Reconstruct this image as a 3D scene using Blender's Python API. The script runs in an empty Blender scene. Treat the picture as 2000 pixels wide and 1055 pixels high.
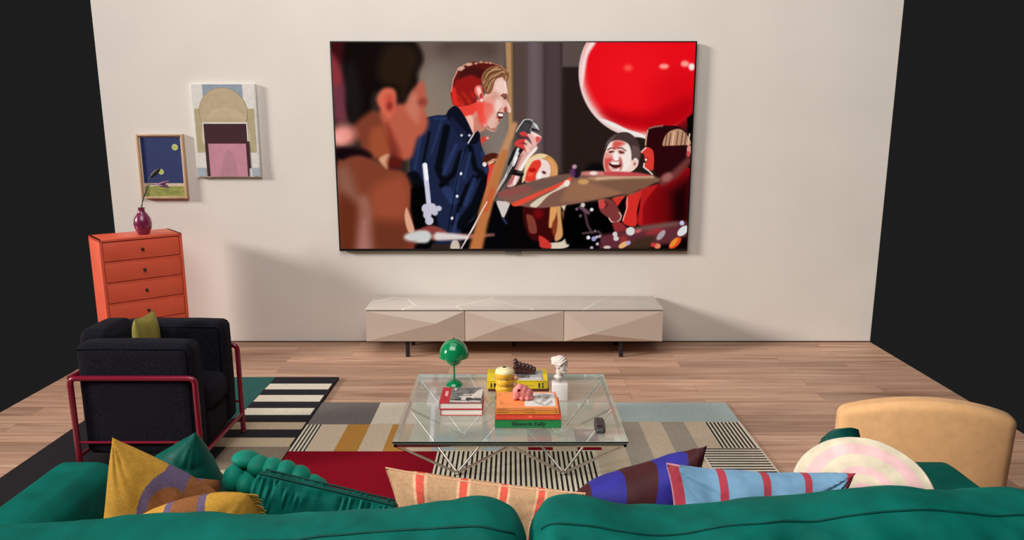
import bpy, bmesh, math, random
import numpy as np
from mathutils import Vector, Matrix, noise

random.seed(7)
SC = bpy.context.scene
COL = SC.collection

# ---------------------------------------------------------------- camera, light, exposure
cam_data = bpy.data.cameras.new('camera')
cam_data.sensor_width = 36.0
cam_data.lens = 36.0 * 1405 / 2000
cam_data.clip_start = 0.02
cam = bpy.data.objects.new('camera', cam_data)
cam.location = (0, -4.35, 1.32)
cam.rotation_euler = (math.radians(90 - 11.17), 0, 0)
COL.objects.link(cam)
SC.camera = cam

SC.view_settings.view_transform = 'Standard'
SC.view_settings.look = 'None'
SC.view_settings.gamma = 1.0
SC.view_settings.use_curve_mapping = False
SC.view_settings.exposure = 0.0

world = bpy.data.worlds.new('world')
SC.world = world
world.use_nodes = True
bg = world.node_tree.nodes['Background']
bg.inputs['Color'].default_value = (0.0127, 0.0125, 0.0125, 1)
bg.inputs['Strength'].default_value = 1.0


def light(name, kind, loc, aim, energy, color, **kw):
    d = bpy.data.lights.new(name, kind)
    d.energy = energy
    d.color = color
    for k, v in kw.items():
        setattr(d, k, v)
    o = bpy.data.objects.new(name, d)
    o.location = loc
    o.rotation_euler = (Vector(aim) - Vector(loc)).to_track_quat('-Z', 'Y').to_euler()
    COL.objects.link(o)
    return o


light('low_sun', 'SUN', (-6, -3, 3), (0, -1, 1), 3.7, (1.0, 0.965, 0.915), angle=math.radians(10))
light('front_softbox', 'AREA', (-0.8, -3.9, 3.8), (-0.2, -0.2, 0.7), 120, (1.0, 0.975, 0.95),
      shape='RECTANGLE', size=3.4, size_y=2.0)  # added fill light, no such lamp in the room
light('top_softbox', 'AREA', (-0.4, -1.9, 4.2), (-0.3, -1.2, 0.0), 34, (1.0, 0.97, 0.94),
      shape='RECTANGLE', size=3.2, size_y=2.4)  # second added fill from overhead, unseen and not a room lamp


# ---------------------------------------------------------------- materials
def lin(h):
    if isinstance(h, str):
        h = h.lstrip('#')
        h = [int(h[i:i + 2], 16) / 255 for i in (0, 2, 4)]
    return [c / 12.92 if c <= 0.04045 else ((c + 0.055) / 1.055) ** 2.4 for c in h]


def mat(name, color, rough=0.5, metal=0.0, var=0.06, scale=40.0, bump=0.0, bscale=400.0, sheen=0.0,
        sheen_tint=None, coat=0.0, spec=0.5, stretch=(1, 1, 1), color2=None, trans=0.0):
    m = bpy.data.materials.new(name)
    m.use_nodes = True
    nt = m.node_tree
    b = nt.nodes['Principled BSDF']
    b.inputs['Roughness'].default_value = rough
    b.inputs['Metallic'].default_value = metal
    b.inputs['Specular IOR Level'].default_value = spec
    b.inputs['Coat Weight'].default_value = coat
    b.inputs['Sheen Weight'].default_value = sheen
    b.inputs['Sheen Roughness'].default_value = 0.4
    if sheen_tint:
        b.inputs['Sheen Tint'].default_value = (*lin(sheen_tint), 1)
    tc = nt.nodes.new('ShaderNodeTexCoord')
    mp = nt.nodes.new('ShaderNodeMapping')
    mp.inputs['Scale'].default_value = stretch
    nt.links.new(tc.outputs['Object'], mp.inputs['Vector'])
    nz = nt.nodes.new('ShaderNodeTexNoise')
    nz.inputs['Scale'].default_value = scale
    nz.inputs['Detail'].default_value = 4
    nt.links.new(mp.outputs['Vector'], nz.inputs['Vector'])
    ramp = nt.nodes.new('ShaderNodeValToRGB')
    c = lin(color)
    if color2:
        a, z = c, lin(color2)
    else:
        a = [max(0, x * (1 - var * 2.2)) for x in c]
        z = [min(1, x * (1 + var * 2.2)) for x in c]
    ramp.color_ramp.elements[0].position = 0.3
    ramp.color_ramp.elements[1].position = 0.7
    ramp.color_ramp.elements[0].color = (*a, 1)
    ramp.color_ramp.elements[1].color = (*z, 1)
    nt.links.new(nz.outputs['Fac'], ramp.inputs['Fac'])
    nt.links.new(ramp.outputs['Color'], b.inputs['Base Color'])
    if bump:
        n2 = nt.nodes.new('ShaderNodeTexNoise')
        n2.inputs['Scale'].default_value = bscale
        n2.inputs['Detail'].default_value = 3
        nt.links.new(mp.outputs['Vector'], n2.inputs['Vector'])
        bp = nt.nodes.new('ShaderNodeBump')
        bp.inputs['Strength'].default_value = bump
        bp.inputs['Distance'].default_value = 0.004
        nt.links.new(n2.outputs['Fac'], bp.inputs['Height'])
        nt.links.new(bp.outputs['Normal'], b.inputs['Normal'])
    return m


def velvet(name, color, tint):
    return mat(name, color, rough=0.55, var=0.10, scale=14, bump=0.05, bscale=900, sheen=0.10, sheen_tint=tint, spec=0.14)


def fabric(name, color, var=0.06, **k):
    return mat(name, color, rough=0.9, var=var, scale=160, bump=0.35, bscale=700, spec=0.15, **k)


def wool(name, color, var=0.08):
    return mat(name, color, rough=0.95, var=var, scale=220, bump=0.45, bscale=520, spec=0.06)


def wood_floor():
    m = bpy.data.materials.new('oak_plank_floor')
    m.use_nodes = True
    nt = m.node_tree
    N = nt.nodes.new
    L = nt.links.new
    b = nt.nodes['Principled BSDF']
    b.inputs['Roughness'].default_value = 0.5
    b.inputs['Specular IOR Level'].default_value = 0.3
    tc = N('ShaderNodeTexCoord')
    br = N('ShaderNodeTexBrick')
    br.inputs['Scale'].default_value = 1.0
    br.inputs['Brick Width'].default_value = 0.95
    br.inputs['Row Height'].default_value = 0.098
    br.inputs['Mortar Size'].default_value = 0.0012
    br.inputs['Mortar Smooth'].default_value = 0.3
    br.inputs['Bias'].default_value = 0.0
    br.offset = 0.37
    br.offset_frequency = 2
    br.inputs['Color1'].default_value = (0, 0, 0, 1)
    br.inputs['Color2'].default_value = (1, 1, 1, 1)
    br.inputs['Mortar'].default_value = (0.5, 0.5, 0.5, 1)
    L(tc.outputs['Object'], br.inputs['Vector'])
    # long grain
    mp = N('ShaderNodeMapping')
    mp.inputs['Scale'].default_value = (1.1, 26, 1)
    L(tc.outputs['Object'], mp.inputs['Vector'])
    off = N('ShaderNodeVectorMath')
    off.operation = 'ADD'
    sc3 = N('ShaderNodeVectorMath')
    sc3.operation = 'SCALE'
    sc3.inputs['Scale'].default_value = 7.0
    L(br.outputs['Color'], sc3.inputs[0])
    L(mp.outputs['Vector'], off.inputs[0])
    L(sc3.outputs['Vector'], off.inputs[1])
    g = N('ShaderNodeTexNoise')
    g.inputs['Scale'].default_value = 1.5
    g.inputs['Detail'].default_value = 8
    g.inputs['Roughness'].default_value = 0.65
    g.inputs['Distortion'].default_value = 0.6
    L(off.outputs['Vector'], g.inputs['Vector'])
    ramp = N('ShaderNodeValToRGB')
    cr = ramp.color_ramp
    cr.elements[0].position = 0.28
    cr.elements[0].color = (*lin('#8a644e'), 1)
    cr.elements[1].position = 0.72
    cr.elements[1].color = (*lin('#cdab8e'), 1)
    e = cr.elements.new(0.5)
    e.color = (*lin('#b8917a'), 1)
    L(g.outputs['Fac'], ramp.inputs['Fac'])
    tone = N('ShaderNodeMapRange')
    tone.inputs['To Min'].default_value = 0.76
    tone.inputs['To Max'].default_value = 1.20
    L(br.outputs['Color'], tone.inputs['Value'])
    hs = N('ShaderNodeHueSaturation')
    L(tone.outputs['Result'], hs.inputs['Value'])
    L(ramp.outputs['Color'], hs.inputs['Color'])
    gap = N('ShaderNodeMix')
    gap.data_type = 'RGBA'
    L(br.outputs['Fac'], gap.inputs['Factor'])
    L(hs.outputs['Color'], gap.inputs['A'])
    gap.inputs['B'].default_value = (*lin('#8a6450'), 1)
    L(gap.outputs['Result'], b.inputs['Base Color'])
    bp = N('ShaderNodeBump')
    bp.inputs['Strength'].default_value = 0.12
    bp.inputs['Distance'].default_value = 0.003
    L(g.outputs['Fac'], bp.inputs['Height'])
    L(bp.outputs['Normal'], b.inputs['Normal'])
    return m


def clear_glass():
    m = bpy.data.materials.new('clear_table_glass')
    m.use_nodes = True
    nt = m.node_tree
    nt.nodes.clear()
    out = nt.nodes.new('ShaderNodeOutputMaterial')
    mix = nt.nodes.new('ShaderNodeMixShader')
    tr = nt.nodes.new('ShaderNodeBsdfTransparent')
    gl = nt.nodes.new('ShaderNodeBsdfGlossy')
    fr = nt.nodes.new('ShaderNodeFresnel')
    fr.inputs['IOR'].default_value = 1.7
    tr.inputs['Color'].default_value = (0.95, 0.985, 0.965, 1)
    gl.inputs['Roughness'].default_value = 0.0
    gl.inputs['Color'].default_value = (1, 1, 1, 1)
    ge = nt.nodes.new('ShaderNodeNewGeometry')
    mr = nt.nodes.new('ShaderNodeMapRange')      # the underside is met from inside the pane
    mr.inputs['To Min'].default_value = 1.7
    mr.inputs['To Max'].default_value = 1 / 1.7
    nt.links.new(ge.outputs['Backfacing'], mr.inputs['Value'])
    nt.links.new(mr.outputs['Result'], fr.inputs['IOR'])
    nt.links.new(fr.outputs[0], mix.inputs[0])
    nt.links.new(tr.outputs[0], mix.inputs[1])
    nt.links.new(gl.outputs[0], mix.inputs[2])
    df = nt.nodes.new('ShaderNodeBsdfDiffuse')
    df.inputs['Color'].default_value = (0.80, 0.86, 0.79, 1)
    milky = nt.nodes.new('ShaderNodeMixShader')
    milky.inputs[0].default_value = 0.13  # diffuse veil stands in for the pale wall's reflection in the pane
    nt.links.new(mix.outputs[0], milky.inputs[1])
    nt.links.new(df.outputs[0], milky.inputs[2])
    nt.links.new(milky.outputs[0], out.inputs[0])
    return m


# ---------------------------------------------------------------- mesh helpers
def wloc(o):
    v = Vector(o.location)
    while o.parent:
        o = o.parent
        v += Vector(o.location)
    return v


def tag(o, label=None, cat=None, group=None, kind=None):
    if label:
        o['label'] = label
    if cat:
        o['category'] = cat
    if group:
        o['group'] = group
    if kind:
        o['kind'] = kind
    return o


def thing(name, loc, label, cat, group=None):
    o = bpy.data.objects.new(name, None)
    o.empty_display_size = 0.05
    o.location = loc
    COL.objects.link(o)
    return tag(o, label, cat, group)


def obj(name, bm, mats, parent=None, smooth=True, label=None):
    """links bm (world coordinates) as one mesh object, origin at the parent's base"""
    me = bpy.data.meshes.new(name)
    if parent is not None:
        bmesh.ops.translate(bm, verts=bm.verts, vec=-wloc(parent))
    bm.to_mesh(me)
    bm.free()
    for m in (mats if isinstance(mats, (list, tuple)) else [mats]):
        me.materials.append(m)
    o = bpy.data.objects.new(name, me)
    COL.objects.link(o)
    if parent is not None:
        o.parent = parent
    if smooth:
        for p in me.polygons:
            p.use_smooth = True
        try:
            me.set_sharp_from_angle(angle=math.radians(42))
        except Exception:
            pass
    if label:
        o['label'] = label
    return o


def recenter(o):
    """moves a single-mesh thing's origin to the centre of its underside"""
    vs = o.data.vertices
    n = len(vs)
    a = np.empty(n * 3)
    vs.foreach_get('co', a)
    a = a.reshape(-1, 3)
    c = np.array([(a[:, 0].min() + a[:, 0].max()) / 2, (a[:, 1].min() + a[:, 1].max()) / 2, a[:, 2].min()])
    vs.foreach_set('co', (a - c).ravel())
    o.location = c
    o.data.update()
    return o


def B():
    return bmesh.new()


def box(bm, x0, x1, y0, y1, z0, z1, mi=0, bev=0.0):
    r = bmesh.ops.create_cube(bm, size=1)
    vs = r['verts']
    for v in vs:
        v.co = Vector(((x0 + x1) / 2 + v.co.x * (x1 - x0), (y0 + y1) / 2 + v.co.y * (y1 - y0), (z0 + z1) / 2 + v.co.z * (z1 - z0)))
    fs = set(f for v in vs for f in v.link_faces)
    for f in fs:
        f.material_index = mi
    if bev:
        es = set(e for v in vs for e in v.link_edges)
        bmesh.ops.bevel(bm, geom=list(es), offset=bev, segments=2, affect='EDGES', profile=0.5)
    return bm


def obox(bm, o, ax, ay, az, sx, sy, sz, mi=0, bev=0.0):
    """box from corner o along unit axes"""
    b2 = bmesh.new()
    box(b2, 0, sx, 0, sy, 0, sz, mi, bev)
    M = Matrix((ax, ay, az)).transposed().to_4x4()
    M.translation = Vector(o)
    b2.transform(M)
    append(bm, b2)
    return bm


def append(bm, b2):
    me = bpy.data.meshes.new('tmp')
    b2.to_mesh(me)
    b2.free()
    bm.from_mesh(me)
    bpy.data.meshes.remove(me)


def tube(bm, pts, r, seg=10, mi=0, closed=False, cap=True):
    pts = [Vector(p) for p in pts]
    n = len(pts)
    rs = r if isinstance(r, (list, tuple)) else [r] * n
    rings = []
    up = None
    for i, p in enumerate(pts):
        if closed:
            t = (pts[(i + 1) % n] - pts[i - 1])
        else:
            t = (pts[min(i + 1, n - 1)] - pts[max(i - 1, 0)])
        t.normalize()
        if up is None:
            up = t.orthogonal().normalized()
        else:
            up = (up - t * up.dot(t))
            up = up.normalized() if up.length > 1e-6 else t.orthogonal().normalized()
        s = t.cross(up)
        rings.append([bm.verts.new(p + (up * math.cos(2 * math.pi * k / seg) + s * math.sin(2 * math.pi * k / seg)) * rs[i]) for k in range(seg)])
    m = n if closed else n - 1
    for i in range(m):
        a, b = rings[i], rings[(i + 1) % n]
        for k in range(seg):
            f = bm.faces.new((a[k], a[(k + 1) % seg], b[(k + 1) % seg], b[k]))
            f.material_index = mi
    if cap and not closed:
        bm.faces.new(rings[0][::-1]).material_index = mi
        bm.faces.new(rings[-1]).material_index = mi
    return bm


def rounded(pts, rad=0.02, k=5):
    """polyline with rounded corners"""
    pts = [Vector(p) for p in pts]
    out = [pts[0]]
    for i in range(1, len(pts) - 1):
        a, b, c = pts[i - 1], pts[i], pts[i + 1]
        d1 = (a - b).normalized()
        d2 = (c - b).normalized()
        p, q = b + d1 * rad, b + d2 * rad
        for j in range(k + 1):
            t = j / k
            out.append(p * (1 - t) ** 2 + b * 2 * t * (1 - t) + q * t * t)
    out.append(pts[-1])
    return out


def lathe(bm, prof, c, seg=40, mi=0, ribs=None):
    rings = []
    for r, z in prof:
        ring = []
        for k in range(seg):
            a = 2 * math.pi * k / seg
            rr = max(r, 1e-5)
            ring.append(bm.verts.new((c[0] + rr * math.cos(a), c[1] + rr * math.sin(a), c[2] + z)))
        rings.append(ring)
    for i in range(len(rings) - 1):
        for k in range(seg):
            f = bm.faces.new((rings[i][k], rings[i][(k + 1) % seg], rings[i + 1][(k + 1) % seg], rings[i + 1][k]))
            f.material_index = mi if not callable(mi) else mi(i)
    bmesh.ops.remove_doubles(bm, verts=bm.verts, dist=2e-5)
    return bm


def ell(bm, c, r, rot=None, seg=20, mi=0):
    b2 = bmesh.new()
    bmesh.ops.create_uvsphere(b2, u_segments=seg, v_segments=max(8, seg * 2 // 3), radius=1)
    M = Matrix.Diagonal((*r, 1))
    if rot is not None:
        M = rot.to_4x4() @ M
    M.translation = Vector(c)
    b2.transform(M)
    for f in b2.faces:
        f.material_index = mi
    append(bm, b2)
    return bm


def roundbox(bm, x0, x1, y0, y1, z0, z1, r, n=10, puff=(0, 0, 0), mi=0, wr=0.0, wf=9.0):
    """cushion-like box: rounded edges, bulging faces, optional wrinkles"""
    b2 = bmesh.new()
    bmesh.ops.create_cube(b2, size=2)
    bmesh.ops.subdivide_edges(b2, edges=b2.edges[:], cuts=n * 2 - 1, use_grid_fill=True)
    c = Vector(((x0 + x1) / 2, (y0 + y1) / 2, (z0 + z1) / 2))
    h = Vector(((x1 - x0) / 2, (y1 - y0) / 2, (z1 - z0) / 2))
    for v in b2.verts:
        u = v.co.copy()
        u2 = Vector([math.copysign(abs(t) ** 0.8, t) for t in u])
        p = Vector((u2.x * h.x, u2.y * h.y, u2.z * h.z))
        q = Vector([max(-(h[i] - r), min(h[i] - r, p[i])) for i in range(3)])
        d = p - q
        if d.length > 1e-9:
            p = q + d.normalized() * r
        for i in range(3):
            if puff[i]:
                j, k = (i + 1) % 3, (i + 2) % 3
                p[i] += u[i] * puff[i] * (1 - u[j] ** 2) * (1 - u[k] ** 2)
        if wr:
            w = p + c
            p += (d.normalized() if d.length > 1e-9 else Vector((0, 0, 0))) * wr * noise.noise(w * wf)
        v.co = p + c
    for f in b2.faces:
        f.material_index = mi
    append(bm, b2)
    return bm


def grid_rects(rects, fn, bm):
    """rects: painter's-order list of (u0,u1,v0,v1,mat index); fn maps (u,v) to a point. One flat patchwork."""
    us = sorted(set(round(t, 5) for r in rects for t in r[:2]))
    vs = sorted(set(round(t, 5) for r in rects for t in r[2:4]))
    cache = {}

    def V(i, j):
        if (i, j) not in cache:
            cache[(i, j)] = bm.verts.new(fn(us[i], vs[j]))
        return cache[(i, j)]
    for i in range(len(us) - 1):
        for j in range(len(vs) - 1):
            um, vm = (us[i] + us[i + 1]) / 2, (vs[j] + vs[j + 1]) / 2
            mi = None
            for r in rects:
                if r[0] < um < r[1] and r[2] < vm < r[3]:
                    mi = r[4]
            if mi is None:
                continue
            bm.faces.new((V(i, j), V(i + 1, j), V(i + 1, j + 1), V(i, j + 1))).material_index = mi
    return bm


def disc_flat(bm, pts, mi=0, ext=None):
    vs = [bm.verts.new(p) for p in pts]
    f = bm.faces.new(vs)
    f.material_index = mi
    if ext is not None:
        r = bmesh.ops.extrude_face_region(bm, geom=[f])
        ev = [g for g in r['geom'] if isinstance(g, bmesh.types.BMVert)]
        bmesh.ops.translate(bm, verts=ev, vec=ext)
        for g in r['geom']:
            if isinstance(g, bmesh.types.BMFace):
                g.material_index = mi
                for e in g.edges:
                    for ff in e.link_faces:
                        ff.material_index = mi
    return bm


def blend(bm, voxel=0.002, smooth=4):
    """fuses overlapping lumps into one continuous skin"""
    me = bpy.data.meshes.new('lumps')
    bm.to_mesh(me)
    bm.free()
    o = bpy.data.objects.new('lumps', me)
    COL.objects.link(o)
    r = o.modifiers.new('r', 'REMESH')
    r.mode = 'VOXEL'
    r.voxel_size = voxel
    if smooth:
        s = o.modifiers.new('s', 'SMOOTH')
        s.factor = 0.5
        s.iterations = smooth
    dg = bpy.context.evaluated_depsgraph_get()
    m2 = bpy.data.meshes.new_from_object(o.evaluated_get(dg))
    b2 = bmesh.new()
    b2.from_mesh(m2)
    bpy.data.objects.remove(o)
    bpy.data.meshes.remove(me)
    bpy.data.meshes.remove(m2)
    return b2


def text_bm(body, size, o, ax, ay, mi=0, bold=0.0, depth=0.0004, wide=1.0):
    cu = bpy.data.curves.new('t', 'FONT')
    cu.body = body
    cu.size = size
    cu.align_x = 'CENTER'
    cu.align_y = 'CENTER'
    cu.extrude = depth
    cu.offset = bold
    t = bpy.data.objects.new('t', cu)
    COL.objects.link(t)
    dg = bpy.context.evaluated_depsgraph_get()
    me = bpy.data.meshes.new_from_object(t.evaluated_get(dg))
    bm = bmesh.new()
    bm.from_mesh(me)
    bpy.data.objects.remove(t)
    bpy.data.curves.remove(cu)
    bpy.data.meshes.remove(me)
    ax, ay = Vector(ax), Vector(ay)
    M = Matrix((ax * wide, ay, ax.cross(ay))).transposed().to_4x4()
    M.translation = Vector(o)
    bm.transform(M)
    for f in bm.faces:
        f.material_index = mi
    return bm


def pillow(bl, br, tr, tl, thick, bands=(), n=44, bow=0.035, power=0.5, wr=0.004, wf=14, slant=0.0, seed=0.0, vfn=None, fold=None):
    """scatter cushion from its four seam corners; bands = (u0,u1,material)"""
    bl, br, tr, tl = map(Vector, (bl, br, tr, tl))
    us = [i / n for i in range(n + 1)]
    for b in bands:
        us += [b[0], b[1]]
    us = sorted(set(round(min(1, max(0, u)), 4) for u in us))
    m = max(16, n * 2 // 3)
    vs = [j / m for j in range(m + 1)]
    nrm = ((br - bl) + (tr - tl)).cross((tl - bl) + (tr - br)).normalized()
    bm = bmesh.new()

    def mid(u, v):
        # seam outline bows in between the corners
        su = u + bow * (1 - 2 * u) * (1 - (2 * v - 1) ** 2)
        sv = v + bow * 1.2 * (1 - 2 * v) * (1 - (2 * u - 1) ** 2)
        return bl * (1 - su) * (1 - sv) + br * su * (1 - sv) + tr * su * sv + tl * (1 - su) * sv
    side = []
    for s in (1, -1):
        g = []
        for i, u0 in enumerate(us):
            row = []
            for j, v in enumerate(vs):
                u = min(1, max(0, u0 + slant * (v - 0.5) * 4 * u0 * (1 - u0)))
                edge = i in (0, len(us) - 1) or j in (0, m)
                if s == -1 and edge:
                    row.append(side[0][i][j])
                    continue
                t = max(0, (1 - abs(2 * u - 1) ** 2.6)) * max(0, (1 - abs(2 * v - 1) ** 2.6))
                t = t ** power
                p = mid(u, v)
                w = noise.noise(Vector((p.x * wf + seed, p.y * wf, p.z * wf))) + 0.5 * noise.noise(Vector((p.x * wf * 2.3 + seed, p.y * wf * 2, p.z * wf * 1.2)))
                # creases radiating from the corners
                cu, cv = min(u, 1 - u), min(v, 1 - v)
                cr = math.sin(math.atan2(cv + .001, cu + .001) * 16 + seed) * math.exp(-((cu * cu + cv * cv) / 0.05))
                if fold:
                    amp, fq, ang = fold
                    q = (v * math.cos(ang) + u * math.sin(ang)) * fq + 2.2 * noise.noise(Vector((u * 2.2 + seed, v * 2.2, seed)))
                    w += amp / wr * (abs(math.sin(q)) ** .5 - .6) * (.4 + .6 * noise.noise(Vector((u * 4 + seed, v * 5, 3))) + .3)
                p = p + nrm * s * (thick / 2 * t + (wr * w + wr * 0.9 * cr) * min(1, t * 1.6))
                row.append(bm.verts.new(p))
            g.append(row)
        side.append(g)
        for i in range(len(us) - 1):
            um = (us[i] + us[i + 1]) / 2
            mi = 0
            for b in bands:
                if b[0] < um < b[1]:
                    mi = b[2]
            for j in range(m):
                q = (g[i][j], g[i + 1][j], g[i + 1][j + 1], g[i][j + 1])
                f = bm.faces.new(q if s == 1 else q[::-1])
                f.material_index = mi if vfn is None else vfn(um, (vs[j] + vs[j + 1]) / 2, mi)
    seam = [mid(i / 30, 0) for i in range(30)] + [mid(1, i / 30) for i in range(30)] + [mid(1 - i / 30, 1) for i in range(30)] + [mid(0, 1 - i / 30) for i in range(30)]
    return bm, seam


# ---------------------------------------------------------------- setting
M_wall = mat('warm_white_plaster', '#dfd7ce', rough=0.9, var=0.012, scale=3, bump=0.03, bscale=120, spec=0.2)
M_floor = wood_floor()
WX0, WX1 = -2.42, 2.25
bm = B()
box(bm, WX0, WX1, 0, 0.12, -0.12, 3.2)
tag(obj('wall_back', bm, M_wall, smooth=False), kind='structure')
bm = B()
box(bm, WX0, WX1, -4.9, 0, -0.12, 0)
tag(obj('floor', bm, M_floor, smooth=False), kind='structure')
bm = B()
box(bm, WX0, WX1, -0.006, 0, 0, 0.007)
tag(obj('baseboard_back', bm, mat('dark_skirting_strip', '#5b4234', rough=0.7), smooth=False), kind='structure')  # thin dark strip standing in for the shadow line at the wall's foot

# ---------------------------------------------------------------- television
TVX0, TVX1, TVZ0, TVZ1 = -1.050, 1.067, 0.584, 1.811
TVY = -0.035
tv = thing('television', (0.008, -0.02, TVZ0), 'large black wall-mounted flat television showing a singer at a microphone', 'television')
M_tvb = mat('black_tv_casing', '#0c0c0d', rough=0.35, var=0.02)
bm = B()
box(bm, TVX0, TVX1, TVY, -0.010, TVZ0, TVZ1, bev=0.003)
obj('casing', bm, M_tvb, tv)
bm = B()
box(bm, -0.55, 0.56, -0.012, -0.0005, 0.85, 1.55, bev=0.002)
obj('wall_mount', bm, M_tvb, tv)
bm = B()
box(bm, -0.042, 0.058, -0.031, -0.012, TVZ0 - 0.011, TVZ0 + 0.001, bev=0.002)
obj('sensor_tab', bm, mat('grey_plastic_tab', '#4a4644', rough=0.5), tv)
class Painter:
    """paints soft-edged shapes on a dense grid: the still shown on the screen"""

    def __init__(self, w, h):
        self.w, self.h = w, h
        # picture plane runs from (646,83) to (1359,486) in its own units, narrowing slightly downwards
        v = np.linspace(0, 1, h)
        s1 = 339.5 / 359.5
        py = 83 + 403.5 * v * 1.0 / (v + (1 - v) * s1)
        # v: metric height down the screen -> picture row
        half = 356.8 - (py - 83) * (19.6 / 411)
        u = np.linspace(-1, 1, w)
        self.X = 1002.5 + half[:, None] * u[None, :]
        self.Y = np.repeat(py[:, None], w, 1)
        self.img = np.zeros((h, w, 3), np.float32)
        self.o = (0, 0, 1)

    def org(self, x=0, y=0, s=1):
        self.o = (x, y, s)

    def T(self, pts):
        x, y, s = self.o
        return np.array([(x + p[0] / s, y + p[1] / s) for p in pts], float)

    def put(self, d, sub, col, blur, a):
        b = max(blur, .35)
        t = np.clip(.5 - d / (2 * b), 0, 1)
        t = (t * t * (3 - 2 * t) * a)[..., None]
        c = np.array([int(col[i:i + 2], 16) / 255 for i in (1, 3, 5)], np.float32)
        self.img[sub] = self.img[sub] * (1 - t) + c * t

    def win(self, lo, hi, m):
        r = np.where((self.Y[:, 0] > lo[1] - m) & (self.Y[:, 0] < hi[1] + m))[0]
        if len(r) == 0:
            return None
        xs = self.X[r[len(r) // 2]]
        c = np.where((xs > lo[0] - m - 12) & (xs < hi[0] + m + 12))[0]
        if len(c) == 0:
            return None
        return (slice(r[0], r[-1] + 1), slice(c[0], c[-1] + 1))

    def poly(self, col, pts, blur=.6, a=1, smooth=True):
        P = self.T(pts)
        if smooth:
            n = len(P)
            Q = []
            for i in range(n):
                p0, p1, p2, p3 = P[i - 1], P[i], P[(i + 1) % n], P[(i + 2) % n]
                for t in (0, .25, .5, .75):
                    Q.append(.5 * (2 * p1 + (p2 - p0) * t + (2 * p0 - 5 * p1 + 4 * p2 - p3) * t * t + (3 * p1 - p0 - 3 * p2 + p3) * t ** 3))
            P = np.array(Q)
        sub = self.win(P.min(0), P.max(0), blur + 1)
        if sub is None:
            return
        x, y = self.X[sub], self.Y[sub]
        d2 = np.full(x.shape, 1e9)
        ins = np.zeros(x.shape, bool)
        for (ax, ay), (bx, by) in zip(P, np.roll(P, -1, 0)):
            ex, ey = bx - ax, by - ay
            l = ex * ex + ey * ey + 1e-12
            t = np.clip(((x - ax) * ex + (y - ay) * ey) / l, 0, 1)
            d2 = np.minimum(d2, (x - ax - t * ex) ** 2 + (y - ay - t * ey) ** 2)
            cr = ((ay > y) != (by > y))
            if ey != 0:
                cr &= x < (ex * (y - ay) / ey + ax)
            ins ^= cr
        d = np.sqrt(d2)
        self.put(np.where(ins, -d, d), sub, col, blur, a)

    def line(self, col, pts, w, blur=.5, a=1, w2=None):
        P = self.T(pts)
        ww = w / 2
        m = max(w, w2 or w) / 2 + blur + 1
        sub = self.win(P.min(0), P.max(0), m)
        if sub is None:
            return
        x, y = self.X[sub], self.Y[sub]
        D = np.full(x.shape, 1e9)
        n = len(P) - 1
        for k in range(n):
            (ax, ay), (bx, by) = P[k], P[k + 1]
            ex, ey = bx - ax, by - ay
            l = ex * ex + ey * ey + 1e-12
            t = np.clip(((x - ax) * ex + (y - ay) * ey) / l, 0, 1)
            r = ww if w2 is None else (w + (w2 - w) * (k + t) / n) / 2
            D = np.minimum(D, np.hypot(x - ax - t * ex, y - ay - t * ey) - r)
        self.put(D, sub, col, blur, a)

    def ell(self, col, c, rx, ry, blur=.6, rot=0, a=1):
        (cx, cy), = self.T([c])
        s = self.o[2]
        rx, ry = rx / s, ry / s
        R = max(rx, ry)
        sub = self.win((cx - R, cy - R), (cx + R, cy + R), blur + 1)
        if sub is None:
            return
        x, y = self.X[sub] - cx, self.Y[sub] - cy
        q = math.radians(rot)
        xr, yr = x * math.cos(q) + y * math.sin(q), -x * math.sin(q) + y * math.cos(q)
        k = np.hypot(xr / rx, yr / ry)
        g = np.hypot(xr / rx ** 2, yr / ry ** 2) + 1e-9
        self.put(k * (k - 1) / g, sub, col, blur, a)


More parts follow.
